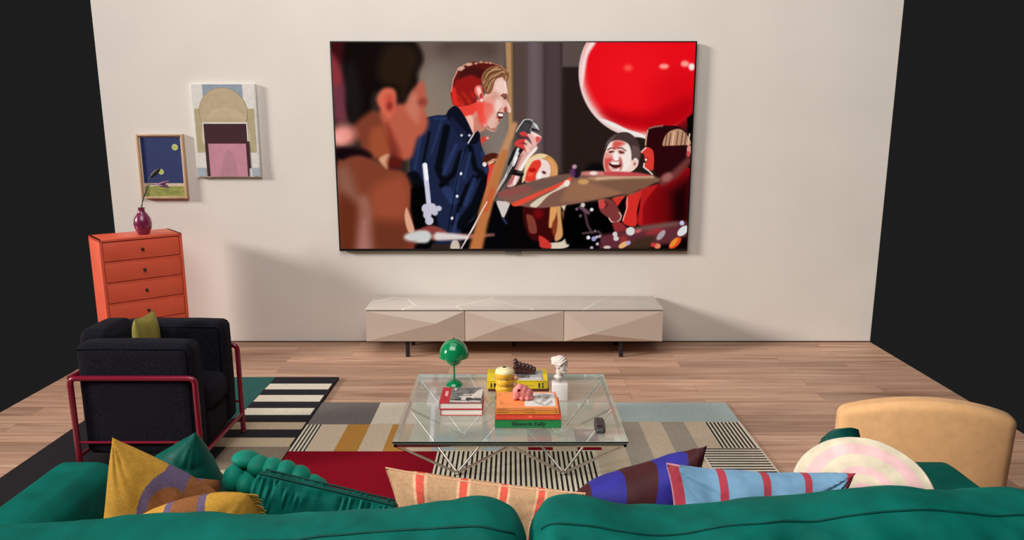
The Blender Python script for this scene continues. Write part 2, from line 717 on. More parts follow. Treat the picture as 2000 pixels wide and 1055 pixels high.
def tv_still():
    W, H = 620, 356
    p = Painter(W, H)
    poly, line, ell, org = p.poly, p.line, p.ell, p.org
    p.img[:] = np.array([.17, .13, .12])
    org()
    # stage background
    poly('#6a5a52', [(800, 60), (992, 60), (992, 400), (800, 400)], 14, smooth=False)
    ell('#85766a', (850, 205), 55, 80, 30)
    ell('#857a70', (985, 270), 45, 60, 25, a=.8)
    ell('#54433d', (915, 95), 60, 30, 20)
    ell('#75665c', (905, 140), 50, 40, 22, a=.5)
    ell('#8f7a66', (838, 225), 16, 40, 12, a=.6)
    poly('#54413d', [(1000, 60), (1030, 60), (1030, 330), (1000, 330)], 6, smooth=False)
    poly('#625254', [(1028, 60), (1062, 60), (1062, 330), (1028, 330)], 6, smooth=False)
    poly('#6b5b60', [(1036, 60), (1050, 60), (1050, 330), (1036, 330)], 6, a=.7, smooth=False)
    poly('#4a3b3d', [(1062, 60), (1100, 60), (1100, 340), (1062, 340)], 10, smooth=False)
    poly('#261a17', [(1098, 60), (1380, 60), (1380, 345), (1098, 345)], 8, smooth=False)
    poly('#574a46', [(1098, 70), (1142, 70), (1142, 131), (1098, 131)], 3, smooth=False)
    poly('#b0845b', [(986, 60), (1000, 60), (1002, 270), (994, 270)], 1.6, smooth=False)
    poly('#7a6040', [(997, 60), (1001, 60), (1003, 260), (1000, 260)], 1, smooth=False)
    # black lower right
    poly('#050304', [(1000, 385), (1380, 350), (1380, 520), (960, 520)], 4, smooth=False)
    ell('#0a0809', (1165, 335), 22, 16, 8)
    # balloon
    poly('#050304', [(1340, 220), (1380, 200), (1380, 360), (1345, 330)], 2, smooth=False)
    ell('#ecd0cc', (1251, 143), 121, 126, 1.4)
    ell('#e84a4a', (1259, 137), 122, 123, 7)
    ell('#e60b18', (1266, 132), 122, 122, 7)
    ell('#f0131b', (1240, 150), 70, 70, 45, a=.7)
    ell('#c40512', (1330, 190), 60, 50, 40, a=.5)
    poly('#b3020f', [(1180, 215), (1260, 225), (1350, 190), (1345, 235), (1300, 257), (1245, 250), (1200, 240)], 16, a=.9)
    poly('#ece6e0', [(1172, 232), (1190, 246), (1215, 257), (1240, 265), (1262, 272), (1252, 262), (1225, 253), (1198, 240)], 1.5)
    poly('#f3dcd8', [(1150, 84), (1163, 84), (1148, 110), (1141, 150), (1136, 170), (1134, 140), (1139, 110)], 4)
    ell('#ff9d8e', (1297, 130), 9, 5, 4)
    ell('#ff9d90', (1338, 125), 8, 6, 4)
    ell('#ffe3dd', (1351, 131), 6, 7, 3)
    ell('#fb5148', (1227, 133), 8, 6, 6)
    ell('#fa5a50', (1255, 118), 4, 3, 3, a=.0)
    poly('#050304', [(1342, 232), (1362, 215), (1362, 320), (1350, 300)], 1.6, smooth=False)
    # red clad people behind the singer
    org(980, 220, 5.86)
    poly('#d9422e', [(-130, 520), (-60, 560), (-40, 700), (-110, 900), (-170, 780), (-160, 600)], 1.5)
    # blonde woman
    ell('#c98f52', (455, 640), 190, 165, 1.4, rot=20)
    poly('#e8cfa0', [(270, 600), (330, 520), (430, 475), (520, 490), (480, 520), (390, 545), (320, 610), (270, 760), (230, 800)], 1)
    poly('#d99a63', [(520, 520), (600, 580), (640, 700), (620, 760), (575, 740), (570, 650)], 1.5)
    poly('#e9d5cd', [(370, 540), (440, 530), (520, 560), (555, 640), (550, 720), (500, 780), (400, 800), (300, 810), (260, 770), (300, 660)], 1.2)
    poly('#e03a2c', [(360, 560), (430, 545), (450, 600), (420, 660), (390, 720), (380, 790), (270, 790), (280, 700), (310, 630)], 1.5)
    poly('#b01511', [(310, 650), (370, 640), (390, 670), (330, 690)], 1.2)
    ell('#f4523d', (325, 710), 34, 26, 1.5)
    ell('#6a2026', (482, 690), 26, 16, 1.2, rot=25)
    poly('#f5ebe6', [(420, 690), (450, 690), (455, 750), (410, 750)], 1.3)
    ell('#b5505a', (470, 765), 34, 10, 1.2, rot=-15)
    org(980, 320, 6.03)
    poly('#3b0708', [(260, 470), (600, 470), (640, 850), (480, 930), (300, 830)], 3)
    ell('#6d0a10', (430, 590), 60, 60, 6)
    poly('#7e3b30', [(290, 600), (360, 620), (400, 700), (410, 815), (330, 815), (300, 700)], 1.5)
    poly('#db9b5c', [(580, 470), (660, 470), (640, 600), (600, 740), (555, 750), (560, 620)], 2)
    poly('#cf9560', [(640, 470), (690, 470), (700, 640), (720, 840), (660, 910), (620, 890), (650, 700)], 2)
    poly('#82381f', [(600, 690), (650, 650), (640, 800), (610, 850), (590, 780)], 3)
    poly('#e2cfb4', [(690, 470), (780, 475), (840, 550), (870, 650), (820, 800), (790, 760), (770, 640), (720, 540)], 1.2)
    poly('#d98a5d', [(720, 560), (780, 640), (790, 760), (740, 700), (715, 620)], 2.5)
    poly('#d8c8b4', [(560, 940), (700, 920), (760, 860), (805, 850), (800, 960), (720, 1000), (570, 1000)], 1.2)
    poly('#c8352e', [(440, 850), (520, 890), (580, 950), (570, 1000), (460, 990), (440, 930)], 1.6)
    # drum hardware glints in the dark
    org(1130, 370, 8.44)
    poly('#000000', [(-200, 250), (300, 200), (560, 500), (560, 750), (300, 900), (-200, 900)], 3)
    line('#4a3036', [(60, 260), (110, 420), (150, 600), (220, 720)], 5, 1.5)
    line('#6b4a58', [(30, 300), (160, 390)], 7, 2)
    line('#4d3742', [(70, 730), (330, 700), (380, 760)], 4, 2)
    for c, r, col in (((70, 262), 36, '#cfc6c4'), ((215, 340), 30, '#d8d4d4'), ((-30, 330), 26, '#6f5068'), ((160, 800), 32, '#e6dcea'), ((250, 820), 40, '#9a96c8'), ((300, 790), 26, '#b9aac0'), ((350, 780), 26, '#b6acaf'), ((310, 905), 26, '#d0b4bc'), ((215, 970), 28, '#b8a6aa'), ((30, 440), 28, '#55454a'), ((270, 690), 18, '#82787a')):
        ell(col, c, r, r, .8)
    # laughing man
    org(1150, 230, 5.555)
    poly('#453332', [(165, 350), (190, 270), (250, 200), (330, 165), (430, 165), (520, 240), (560, 350), (560, 440), (530, 480), (460, 470), (440, 330), (350, 260), (250, 260), (200, 320)], .8)
    poly('#6b5a57', [(200, 260), (290, 190), (260, 240), (200, 300)], 1, a=.7)
    poly('#6a5450', [(470, 310), (540, 330), (550, 430), (500, 470), (470, 400)], 1.5, a=.7)
    poly('#ecd2c6', [(200, 320), (250, 260), (340, 250), (430, 290), (460, 380), (465, 470), (500, 440), (540, 470), (520, 540), (460, 590), (400, 610), (250, 610), (180, 590), (155, 500), (165, 420)], .9)
    poly('#f3e6de', [(370, 290), (430, 310), (455, 400), (455, 500), (400, 590), (350, 590), (370, 500), (350, 420), (400, 390)], 4, a=.9)
    poly('#f3e4dc', [(205, 320), (250, 268), (268, 300), (255, 335), (215, 345)], 3)
    poly('#d2584f', [(275, 258), (340, 256), (395, 285), (345, 310), (300, 345), (265, 335), (255, 300)], 4)
    poly('#cf524c', [(175, 430), (225, 415), (265, 460), (225, 500), (220, 545), (245, 590), (190, 585), (165, 520)], 4)
    poly('#e0968a', [(180, 380), (230, 395), (260, 420), (220, 440), (170, 440)], 3)
    poly('#b0534a', [(330, 440), (352, 450), (365, 520), (345, 575), (335, 530)], 3)
    line('#6b2a28', [(205, 352), (240, 330), (280, 340)], 2.2, 1)
    line('#6b2a28', [(315, 335), (355, 330), (400, 362)], 2.2, 1)
    poly('#8a3a36', [(212, 372), (245, 360), (278, 368), (255, 384), (225, 386)], 1.4)
    poly('#8a3a36', [(320, 365), (355, 360), (388, 382), (360, 396), (330, 388)], 1.4)
    line('#4a1a1a', [(222, 378), (270, 374)], 1.2, .7)
    line('#4a1a1a', [(328, 378), (380, 390)], 1.2, .7)
    poly('#f6ece5', [(268, 405), (298, 372), (318, 420), (312, 462), (282, 465)], 2)
    line('#b86a5e', [(268, 470), (295, 478), (325, 468)], 1.8, 1)
    poly('#4a1214', [(218, 498), (270, 490), (345, 506), (335, 540), (280, 552), (235, 530)], .8)
    poly('#f3e8e2', [(236, 490), (290, 487), (335, 508), (292, 515), (250, 508)], .6)
    line('#c8746a', [(250, 556), (285, 560), (325, 546)], 2, 1)
    ell('#e8c4bb', (500, 505), 34, 42, .9)
    ell('#b5685f', (497, 505), 12, 20, 1.2)
    # right woman
    poly('#26080c', [(640, 130), (720, 95), (860, 88), (980, 100), (1070, 170), (1105, 260), (1110, 330), (1080, 450), (1000, 520), (880, 600), (790, 650), (730, 640), (700, 500), (640, 320), (620, 220)], .8)
    poly('#2e0408', [(650, 180), (800, 170), (1000, 330), (960, 480), (760, 620), (710, 500)], 3, a=.6)
    poly('#bb8d6f', [(830, 200), (900, 140), (1000, 130), (1080, 210), (1108, 290), (1040, 300), (850, 308), (800, 300)], 1)
    for x in (830, 870, 905, 950, 1000, 1040, 1075):
        line('#e2bf9d' if x % 2 else '#6e4a3a', [(x + 20, 150 + abs(x - 960) * .25), (x, 300)], 2.4, .6)
    line('#8d6650', [(650, 120), (720, 100), (800, 92)], 3, .8)
    line('#e0a58c', [(640, 140), (625, 210), (615, 300)], 2.5, .8)
    poly('#d5382f', [(625, 320), (700, 370), (700, 560), (660, 570), (600, 540), (600, 500), (625, 480), (605, 440), (600, 400), (565, 385), (590, 345)], .7)
    line('#f2cfc8', [(620, 330), (570, 375)], 2.4, .5)
    line('#f0d5cc', [(600, 500), (595, 540), (650, 580), (690, 620)], 2.6, .6)
    poly('#8e1317', [(600, 440), (640, 440), (630, 480), (610, 470)], .7)
    poly('#f3e4de', [(610, 448), (632, 450), (624, 474), (612, 468)], .5)
    ell('#d48e84', (1090, 350), 26, 50, 1)
    ell('#c8484a', (1080, 400), 22, 34, 1.5)
    # red dress and arms
    org(1130, 370, 8.44)
    poly('#8f0a10', [(1000, -20), (1250, -60), (1500, -160), (1850, -330), (1850, 700), (1000, 600), (980, 400), (1050, 250)], 2)
    poly('#1a0103', [(1480, 40), (1700, -120), (1860, -200), (1850, 640), (1500, 600)], 22, smooth=False)
    poly('#5d0307', [(1250, 50), (1450, 0), (1480, 500), (1200, 560)], 18, a=.6)
    poly('#d12c26', [(790, 120), (1050, 20), (1060, 60), (1000, 200), (960, 400), (950, 600), (800, 600), (720, 520), (780, 350)], 1.2)
    poly('#b51c1e', [(1050, 0), (1180, -40), (1300, -60), (1080, 240), (1050, 560), (990, 570), (1000, 350)], 2.5)
    line('#f0a59a', [(800, 140), (800, 300), (730, 520)], 2.2, .8)
    poly('#0a0304', [(560, 210), (780, 120), (760, 260), (700, 420), (640, 320)], 1.2)
    poly('#cc3128', [(560, 150), (760, 110), (700, 200), (640, 280), (600, 220)], 1.2)
    poly('#7c3535', [(330, 180), (440, 160), (560, 190), (640, 290), (690, 420), (640, 540), (560, 540), (480, 470), (360, 370), (330, 270)], 1)
    poly('#c54540', [(330, 180), (420, 170), (440, 230), (420, 310), (350, 320), (330, 260)], 1.4)
    line('#5a1f22', [(430, 200), (480, 260), (440, 310)], 3, 1)
    line('#d9b3a0', [(500, 480), (540, 540), (610, 555), (680, 510), (705, 440), (670, 385)], 2.4, .7)
    poly('#8a2a2c', [(560, 560), (680, 540), (760, 600), (820, 680), (620, 720), (590, 690)], 2)
    # blurred arm over the shoulder
    org(1150, 230, 5.555)
    line('#6e3431', [(800, 690), (930, 620), (1080, 470)], 17, 6, w2=13)
    ell('#9c6058', (850, 650), 60, 44, 5, rot=-30)
    # drum rim with bokeh, lower right
    org(1130, 370, 8.44)
    poly('#5f2a31', [(380, 760), (1000, 640), (1700, 540), (1850, 520), (1850, 800), (1500, 900), (500, 1000), (340, 980)], 5, smooth=False)
    poly('#6e4f48', [(900, 640), (1300, 570), (1640, 540), (1600, 600), (1100, 680)], 5)
    poly('#3b2a1d', [(850, 880), (1150, 760), (1250, 820), (1150, 1000), (850, 1000)], 8, a=.9)
    poly('#0c0204', [(1560, 880), (1850, 780), (1850, 1000), (1560, 1000)], 5)
    ell('#c23339', (1250, 700), 150, 42, 7, rot=-12, a=.6)
    ell('#b7332f', (740, 830), 60, 50, 6, a=.7)
    for c, rx, ry, rot, col, b in (((855, 695), 75, 70, -15, '#d5d3d0', 1.2), ((600, 745), 40, 42, 0, '#d0cac8', 1), ((618, 815), 45, 40, 0, '#cfcbc8', 1), ((1360, 760), 100, 46, -50, '#a79ba0', 1.4), ((1720, 690), 110, 62, -42, '#d6dad8', 1.2), ((1705, 560), 38, 40, 0, '#c5bfe0', 1.2),
                                   ((1590, 890), 125, 60, -42, '#e8471f', 1.6), ((1570, 880), 95, 34, -50, '#e08e2e', 1.4), ((740, 920), 90, 44, -30, '#e2b072', 1.6), ((815, 890), 46, 34, -30, '#b6a2c6', 1.4), ((1300, 940), 54, 46, 0, '#e0815a', 1.6), ((1230, 920), 40, 34, 0, '#d6343c', 2.5), ((470, 960), 60, 28, 0, '#cfbcb8', 1.4), ((980, 690), 60, 30, -20, '#c05f5c', 3), ((400, 850), 40, 40, 0, '#5c3040', 3)):
        ell(col, c, rx, ry, b, rot=rot)
    # --------- singer
    org(800, 100, 5.275)
    poly('#c6453b', [(640, 1000), (700, 920), (770, 880), (815, 885), (810, 915), (750, 950), (740, 990), (700, 1030)], .8)
    ell('#e2a58e', (800, 898), 16, 14, .8)
    # neck and face
    poly('#d98f7e', [(470, 560), (660, 500), (760, 520), (850, 560), (830, 780), (760, 800), (690, 850), (650, 880), (560, 680)], .8)
    poly('#e84238', [(470, 565), (640, 530), (690, 520), (740, 560), (830, 540), (860, 600), (780, 690), (720, 690), (690, 620), (640, 660), (560, 670), (520, 620)], 2.2)
    poly('#f0b9a8', [(580, 680), (640, 670), (660, 760), (650, 870), (610, 760)], 1.6)
    poly('#c7806c', [(670, 690), (740, 700), (780, 800), (700, 850), (660, 860)], 1.8)
    poly('#e3b4a4', [(840, 400), (880, 300), (950, 270), (990, 310), (1000, 370), (1010, 440), (1000, 500), (1020, 545), (1043, 610), (1034, 638), (1000, 628), (970, 640), (950, 690), (915, 700), (918, 745), (890, 775), (888, 822), (850, 832), (800, 812), (750, 760), (760, 640), (850, 560), (760, 520), (770, 450)], .7)
    poly('#ee4a40', [(700, 540), (770, 520), (850, 560), (860, 610), (810, 680), (780, 760), (745, 770), (700, 690)], 6, a=.9)
    poly('#e58a7a', [(790, 480), (870, 470), (900, 560), (860, 650), (800, 700), (760, 620)], 4, a=.6)
    poly('#efcfc2', [(890, 320), (950, 290), (985, 340), (990, 420), (930, 440), (880, 400)], 5, a=.8)
    line('#f6e6dd', [(975, 320), (992, 400), (985, 440)], 2.4, 1.6, a=.7)
    poly('#c98f7e', [(855, 420), (900, 430), (920, 480), (880, 500), (840, 470)], 5, a=.6)
    poly('#f2d6ca', [(890, 505), (940, 520), (945, 580), (900, 630), (870, 590)], 5, a=.75)
    line('#f3dace', [(1010, 540), (1034, 600), (1030, 628)], 2.2, 1.2, a=.8)
    poly('#d59c8c', [(930, 700), (885, 720), (870, 780), (900, 790), (915, 740)], 3, a=.6)
    # brow, eye, nose shadow, mouth
    poly('#9c5547', [(935, 455), (985, 440), (1003, 462), (990, 500), (965, 480)], .8)
    line('#4a211c', [(940, 462), (975, 482), (1000, 470)], 1.6, .5)
    line('#5a2a22', [(960, 445), (1003, 452)], 1.4, .6)
    line('#3c1a18', [(965, 490), (990, 500)], 1.4, .5)
    poly('#a8554a', [(965, 600), (990, 570), (1005, 600), (1000, 630), (975, 630)], 1)
    line('#7a2d28', [(975, 625), (1000, 632)], 1.6, .6)
    line('#c47a6a', [(945, 590), (905, 640), (890, 700)], 2, 1)
    poly('#511a1c', [(900, 640), (940, 630), (968, 645), (955, 690), (920, 700), (905, 680)], .6)
    poly('#f6ebe3', [(908, 650), (940, 644), (962, 655), (955, 674), (920, 672)], .6)
    line('#b5403c', [(905, 690), (925, 705), (915, 730)], 2.2, .8)
    poly('#b06d5f', [(770, 790), (830, 825), (885, 825), (880, 790), (840, 800), (800, 770)], 1.6)
    line('#f6d9cd', [(760, 750), (800, 800), (860, 828)], 1.2, .8, a=.6)
    # hair
    poly('#5a1512', [(425, 470), (420, 390), (450, 280), (500, 190), (590, 125), (700, 108), (830, 112), (940, 150), (1015, 225), (1010, 290), (980, 305), (950, 262), (880, 300), (850, 400), (810, 445), (750, 410), (740, 350), (690, 360), (665, 420), (690, 510), (640, 545), (560, 565), (460, 560)], .9)
    poly('#9c1715', [(435, 400), (480, 300), (600, 230), (720, 270), (740, 330), (680, 370), (670, 430), (690, 500), (640, 540), (560, 560), (460, 555), (435, 480)], 4, a=.85)
    poly('#d8281f', [(430, 380), (470, 390), (500, 520), (560, 555), (460, 560), (430, 470)], 3)
    poly('#3c0f0d', [(540, 190), (640, 160), (780, 200), (720, 280), (640, 250), (560, 270), (500, 290)], 4, a=.8)
    poly('#8a5a3c', [(740, 260), (800, 180), (900, 150), (980, 195), (1015, 240), (1005, 290), (975, 300), (945, 258), (880, 292), (850, 390), (812, 442), (770, 420), (745, 350)], 1.6)
    for q in (((760, 330), (800, 230), (900, 170)), ((790, 360), (840, 270), (940, 220)), ((800, 410), (830, 330), (870, 290)), ((830, 190), (930, 190), (1000, 250)), ((960, 210), (1005, 250), (985, 300))):
        line('#c29a72', q, 2, .8)
    for q in (((775, 300), (830, 230), (950, 200)), ((785, 400), (815, 320), (850, 280)), ((930, 240), (985, 230), (1010, 260)), ((760, 280), (800, 210), (860, 170))):
        line('#54311f', q, 1.8, .8)
    line('#d8a694', [(425, 420), (445, 300), (495, 190), (560, 145), (600, 130)], 2, 1)
    for x, y, r in ((520, 185, 30), (545, 175, 22), (600, 140, 24), (625, 135, 22), (680, 128, 16), (735, 115, 16), (790, 120, 14), (830, 125, 14)):
        ell('#dcae98', (x, y), r, r * .7, 1.2, a=.85)
    line('#b98868', [(700, 118), (830, 118), (940, 155), (1005, 215)], 1.8, .8)
    for x, y in ((455, 420), (500, 470), (545, 430), (590, 480), (640, 440), (530, 520), (610, 525)):
        line('#d2321f', [(x, y), (x + 22, y + 34)], 5, 4, a=.5)
    # ear
    poly('#e8665a', [(668, 380), (700, 352), (740, 370), (750, 430), (760, 500), (735, 525), (700, 470), (670, 430)], .8)
    poly('#f5c6ba', [(690, 380), (720, 375), (735, 420), (725, 470), (700, 440)], 1.2)
    poly('#a8332c', [(725, 440), (745, 450), (740, 490), (720, 470)], 1)
    ell('#f3d5cc', (740, 508), 16, 16, .8)
    # shirt
    org()
    poly('#1a2340', [(820, 236), (850, 226), (872, 224), (888, 208), (902, 224), (922, 262), (934, 256), (940, 285), (952, 318), (954, 350), (940, 400), (915, 455), (885, 475), (830, 470), (806, 420), (800, 340), (803, 270)], .8)
    poly('#0b0f1f', [(872, 222), (889, 207), (906, 226), (921, 256), (924, 268), (912, 280), (905, 262), (880, 240)], .8)
    poly('#161d36', [(880, 228), (898, 246), (916, 268), (904, 276), (884, 252)], 1.2)
    poly('#0a0c18', [(915, 270), (934, 258), (937, 272), (928, 282), (916, 280)], .8)
    line('#e9d8cf', [(925, 262), (914, 280)], 2.4, .7)
    ell('#cfd2d6', (901, 265), 2.6, 2.4, .6)
    ell('#cfd2d6', (916.5, 265), 2.6, 2.4, .6)
    for pts, w in (([(872, 250), (855, 330), (870, 362)], 14), ([(900, 300), (886, 340), (862, 362)], 11), ([(918, 288), (928, 330), (948, 345)], 10), ([(935, 345), (912, 365), (900, 400)], 9), ([(925, 345), (900, 390)], 5), ([(950, 350), (930, 400), (900, 440)], 20), ([(806, 350), (830, 400), (845, 460)], 30), ([(838, 260), (826, 320)], 5), ([(897, 400), (884, 440)], 6)):
        line('#070911', pts, w, 3)
    for pts, w in (([(862, 236), (842, 300)], 4), ([(824, 250), (810, 330)], 5), ([(890, 285), (866, 340)], 8), ([(904, 300), (890, 372)], 7), ([(918, 300), (906, 350)], 6), ([(872, 372), (884, 392)], 18), ([(926, 352), (908, 400)], 9), ([(893, 420), (886, 452)], 7), ([(942, 300), (950, 338)], 6), ([(848, 232), (870, 232)], 4)):
        line('#2a3862', pts, w, 3, a=.8)
    line('#05070d', [(911, 285), (893, 350), (880, 420), (874, 455)], 1.6, .6)
    for c in ((900, 340), (892.5, 384), (882.5, 427)):
        ell('#e8ebf0', c, 2.5, 3, .6)
    poly('#040406', [(800, 360), (830, 395), (850, 450), (830, 500), (795, 500)], 3)
    poly('#040406', [(940, 385), (985, 400), (1000, 500), (905, 500), (900, 450), (925, 430)], 2, smooth=False)
    poly('#0a0405', [(950, 345), (962, 350), (960, 430), (935, 440), (940, 395)], 2)
    # brown-haired guest behind the arm, cuffs
    org(780, 280, 4.909)
    ell('#4a1a10', (880, 150), 85, 52, 1.2, rot=-14)
    line('#c88a66', [(850, 190), (900, 160), (955, 165)], 4.5, 1.2)
    line('#f0c9ac', [(860, 200), (900, 180)], 3, 1)
    ell('#efe2da', (815, 205), 20, 22, .8)
    poly('#dc4030', [(860, 260), (960, 190), (990, 220), (930, 380), (850, 520), (800, 560), (830, 420)], 1.4)
    poly('#cfc4bd', [(930, 560), (1000, 560), (1065, 555), (1010, 700), (990, 720), (960, 650)], .8)
    line('#2a3358', [(990, 720), (1025, 770)], 4, 1)
    # --------- hand, microphone and stand
    org(980, 220, 5.86)
    poly('#d9aa9f', [(180, 580), (230, 450), (330, 370), (400, 380), (390, 430), (320, 510), (250, 640), (160, 830), (60, 850), (100, 760)], .8)
    poly('#f3e5df', [(390, 400), (400, 430), (310, 530), (245, 640), (190, 720), (150, 830), (130, 800), (200, 640), (290, 500)], 1)
    poly('#b5655f', [(60, 830), (150, 660), (200, 520), (240, 480), (180, 620), (120, 800)], 2)
    line('#191012', [(110, 680), (220, 705)], 11, .8)
    line('#5b4a4c', [(180, 680), (235, 690)], 3, .7)
    line('#1c1a1d', [(240, 370), (160, 470), (110, 590)], 15, 1.2)
    line('#d4d4d6', [(185, 420), (140, 540)], 5, .9)
    poly('#3a3739', [(245, 85), (330, 80), (400, 130), (425, 200), (400, 240), (300, 300), (190, 300), (160, 240), (170, 190)], .8)
    poly('#8b8789', [(330, 90), (400, 135), (425, 205), (390, 230), (345, 190), (310, 215), (350, 130)], 1)
    poly('#e4e2e2', [(360, 120), (400, 150), (420, 200), (390, 170)], 1.2)
    line('#e8e6e6', [(250, 90), (200, 160), (165, 220)], 1.8, .7)
    line('#d8d4d4', [(250, 88), (300, 78), (350, 92)], 1.6, .7)
    for k in range(9):
        q = k / 8
        line('#0a0809', [(268 - 85 * q, 105 + 120 * q), (335 - 60 * q, 135 + 118 * q)], 1.6, .5)
        line('#a7a3a4', [(264 - 85 * q, 112 + 120 * q), (330 - 60 * q, 142 + 118 * q)], .7, .5, a=.7)
    for k in range(4):
        line('#161214', [(335 + 20 * k, 175 + 6 * k), (372 + 18 * k, 215 + 4 * k)], 1.5, .5)
    # fingers
    poly('#c9403f', [(205, 230), (260, 222), (300, 250), (350, 250), (340, 285), (260, 275), (215, 262)], .8)
    poly('#eab0a5', [(290, 250), (350, 250), (390, 310), (395, 380), (350, 380), (330, 320), (310, 290)], .9)
    poly('#f2d4cc', [(330, 215), (380, 235), (450, 280), (440, 320), (400, 360), (390, 300), (340, 250)], .8)
    poly('#d4524d', [(390, 280), (445, 290), (435, 325), (400, 350)], 1.4)
    poly('#d23b39', [(150, 340), (200, 310), (270, 310), (300, 350), (230, 350), (150, 370)], .8)
    poly('#eebdb2', [(265, 310), (310, 340), (340, 380), (310, 400), (270, 360)], .9)
    poly('#cf3f3c', [(140, 370), (200, 350), (260, 370), (310, 430), (290, 465), (240, 420), (180, 395)], .9)
    poly('#ecc0b4', [(255, 365), (310, 410), (320, 450), (290, 465), (270, 420)], 1.1)
    line('#7a2a2a', [(215, 275), (300, 300)], 1.6, .7)
    line('#8a3232', [(200, 350), (290, 362)], 1.3, .7)
    line('#d9d5d6', [(180, 470), (120, 580), (30, 760), (-60, 900)], 6, 1, w2=3)
    line('#1d191b', [(150, 560), (80, 700)], 8, .9)
    line('#efefef', [(165, 520), (130, 600)], 6, .8)
    org()
    line('#bdb4b2', [(1003, 320), (955, 400)], 2.4, .7)
    line('#2b2223', [(1008, 322), (965, 392)], 2, .6)
    line('#e6dcda', [(955, 395), (900, 487)], 2, .6)
    # big cymbal in front
    org(980, 320, 6.03)
    poly('#7d564a', [(-40, 350), (60, 300), (400, 200), (640, 145), (820, 120), (1000, 90), (1200, 105), (1700, 130), (1830, 180), (1700, 270), (1400, 360), (1000, 450), (700, 500), (400, 525), (130, 480), (-30, 400)], 2)
    poly('#6d5249', [(300, 230), (640, 150), (800, 130), (780, 200), (500, 290), (320, 300)], 4)
    poly('#8e4b48', [(-30, 340), (120, 300), (330, 270), (300, 330), (80, 380), (-30, 390)], 4)
    poly('#b58a66', [(1000, 180), (1200, 150), (1780, 175), (1800, 215), (1500, 190), (1200, 210)], 4)
    poly('#9a6c4e', [(860, 200), (1200, 270), (1550, 340), (1100, 430), (800, 460), (700, 420)], 8, a=.8)
    poly('#e04a36', [(800, 165), (820, 200), (700, 270), (500, 350), (200, 500), (110, 480), (180, 440), (520, 300), (720, 210)], 1.6)
    poly('#d9c6ae', [(770, 200), (800, 225), (740, 280), (560, 370), (430, 500), (380, 518), (330, 490), (450, 400), (640, 300)], 1.4)
    ell('#f2ddd0', (765, 235), 34, 42, 1.6, rot=35)
    ell('#c8995e', (960, 215), 62, 32, 3)
    poly('#cf7c74', [(940, 110), (1100, 90), (1500, 110), (1500, 140), (1000, 140)], 3)
    ell('#f0ded8', (1080, 115), 44, 22, 2.5)
    ell('#d8b08c', (1330, 170), 120, 14, 3)
    org(1150, 230, 5.555)
    poly('#c2474a', [(180, 590), (480, 595), (640, 620), (700, 640), (500, 640), (200, 630)], 2.5)
    line('#d0a98a', [(90, 665), (400, 655), (690, 650)], 5, 2)
    poly('#7a5642', [(120, 690), (720, 660), (730, 700), (600, 770), (420, 840), (300, 790)], 5)
    org(980, 320, 6.03)
    poly('#1b1420', [(840, 80), (910, 80), (930, 120), (900, 165), (850, 160)], 2)
    poly('#5a2f5c', [(800, 80), (850, 60), (860, 140), (820, 150)], 3)
    ell('#b58a9c', (855, 38), 28, 26, 1.2)
    # blurred stick and lower left cymbal
    org(780, 280, 4.909)
    poly('#8a3d38', [(160, 840), (300, 790), (420, 830), (440, 870), (180, 860)], 3)
    line('#a4655c', [(330, 900), (700, 895), (900, 880)], 13, 4, w2=4)
    line('#cdcbc8', [(80, 905), (240, 900)], 21, 4, w2=24)
    line('#d6cdca', [(370, 895), (520, 898), (640, 905)], 16, 4, w2=8)
    poly('#7a2030', [(30, 970), (120, 965), (130, 1020), (30, 1020)], 4)
    poly('#c9b9a8', [(505, 940), (560, 940), (575, 1020), (490, 1020)], 2)
    org()
    line('#c08a60', [(1004, 245), (975, 320), (945, 420)], 12, 5, w2=20)
    line('#b9713f', [(985, 300), (950, 400), (927, 495)], 14, 5, w2=26)
    line('#c8502e', [(962, 372), (948, 410)], 10, 5, a=.7)
    line('#ece2df', [(951, 395), (905, 478)], 2, .6)
    # chrome rod and clamp
    line('#c9c6dc', [(829, 323), (837, 398)], 9, .9)
    line('#f2f0f6', [(830, 323), (832, 345)], 7, 1.2)
    for c, rx, ry in (((831, 408), 8, 9), ((843, 408), 9, 10), ((856, 408), 6, 5), ((834, 420), 8, 9), ((838, 432), 8, 8), ((849, 416), 6, 6)):
        ell('#bdb9cc', c, rx, ry, 1.4)
    for c in ((828, 404), (842, 403), (836, 430)):
        ell('#f2f0f4', c, 4, 4, 1.6)
    # --------- blurred drummer in the left foreground
    org(640, 75, 4.905)
    poly('#3a0c10', [(-20, 0), (260, 0), (220, 160), (130, 240), (-10, 260)], 9, smooth=False)
    poly('#8c3038', [(0, 160), (90, 220), (150, 400), (150, 540), (30, 560)], 10)
    poly('#6d3440', [(50, 480), (190, 480), (200, 760), (60, 780)], 10)
    poly('#0f0705', [(140, 130), (260, -30), (720, -30), (860, 60), (910, 200), (860, 330), (860, 460), (790, 520), (740, 660), (690, 640), (660, 540), (600, 480), (480, 500), (420, 560), (400, 760), (260, 830), (180, 700), (180, 450)], 8)
    poly('#2a1c10', [(560, 60), (780, 60), (880, 180), (830, 360), (740, 600), (690, 600), (650, 470), (520, 430), (470, 300)], 14, a=.8)
    poly('#1c1618', [(170, 280), (260, 260), (330, 640), (230, 800), (170, 560)], 12, a=.8)
    # neck and face
    poly('#7c3a28', [(240, 850), (420, 700), (560, 760), (620, 1000), (600, 1150), (380, 1130), (300, 1000)], 9)
    poly('#a3502f', [(420, 880), (540, 860), (600, 1080), (520, 1180), (400, 1080)], 10, a=.8)
    poly('#b85a44', [(650, 640), (760, 620), (800, 520), (880, 420), (920, 440), (940, 580), (930, 700), (960, 800), (930, 900), (860, 960), (830, 1060), (790, 1150), (680, 1160), (620, 1040), (540, 840), (500, 700)], 7)
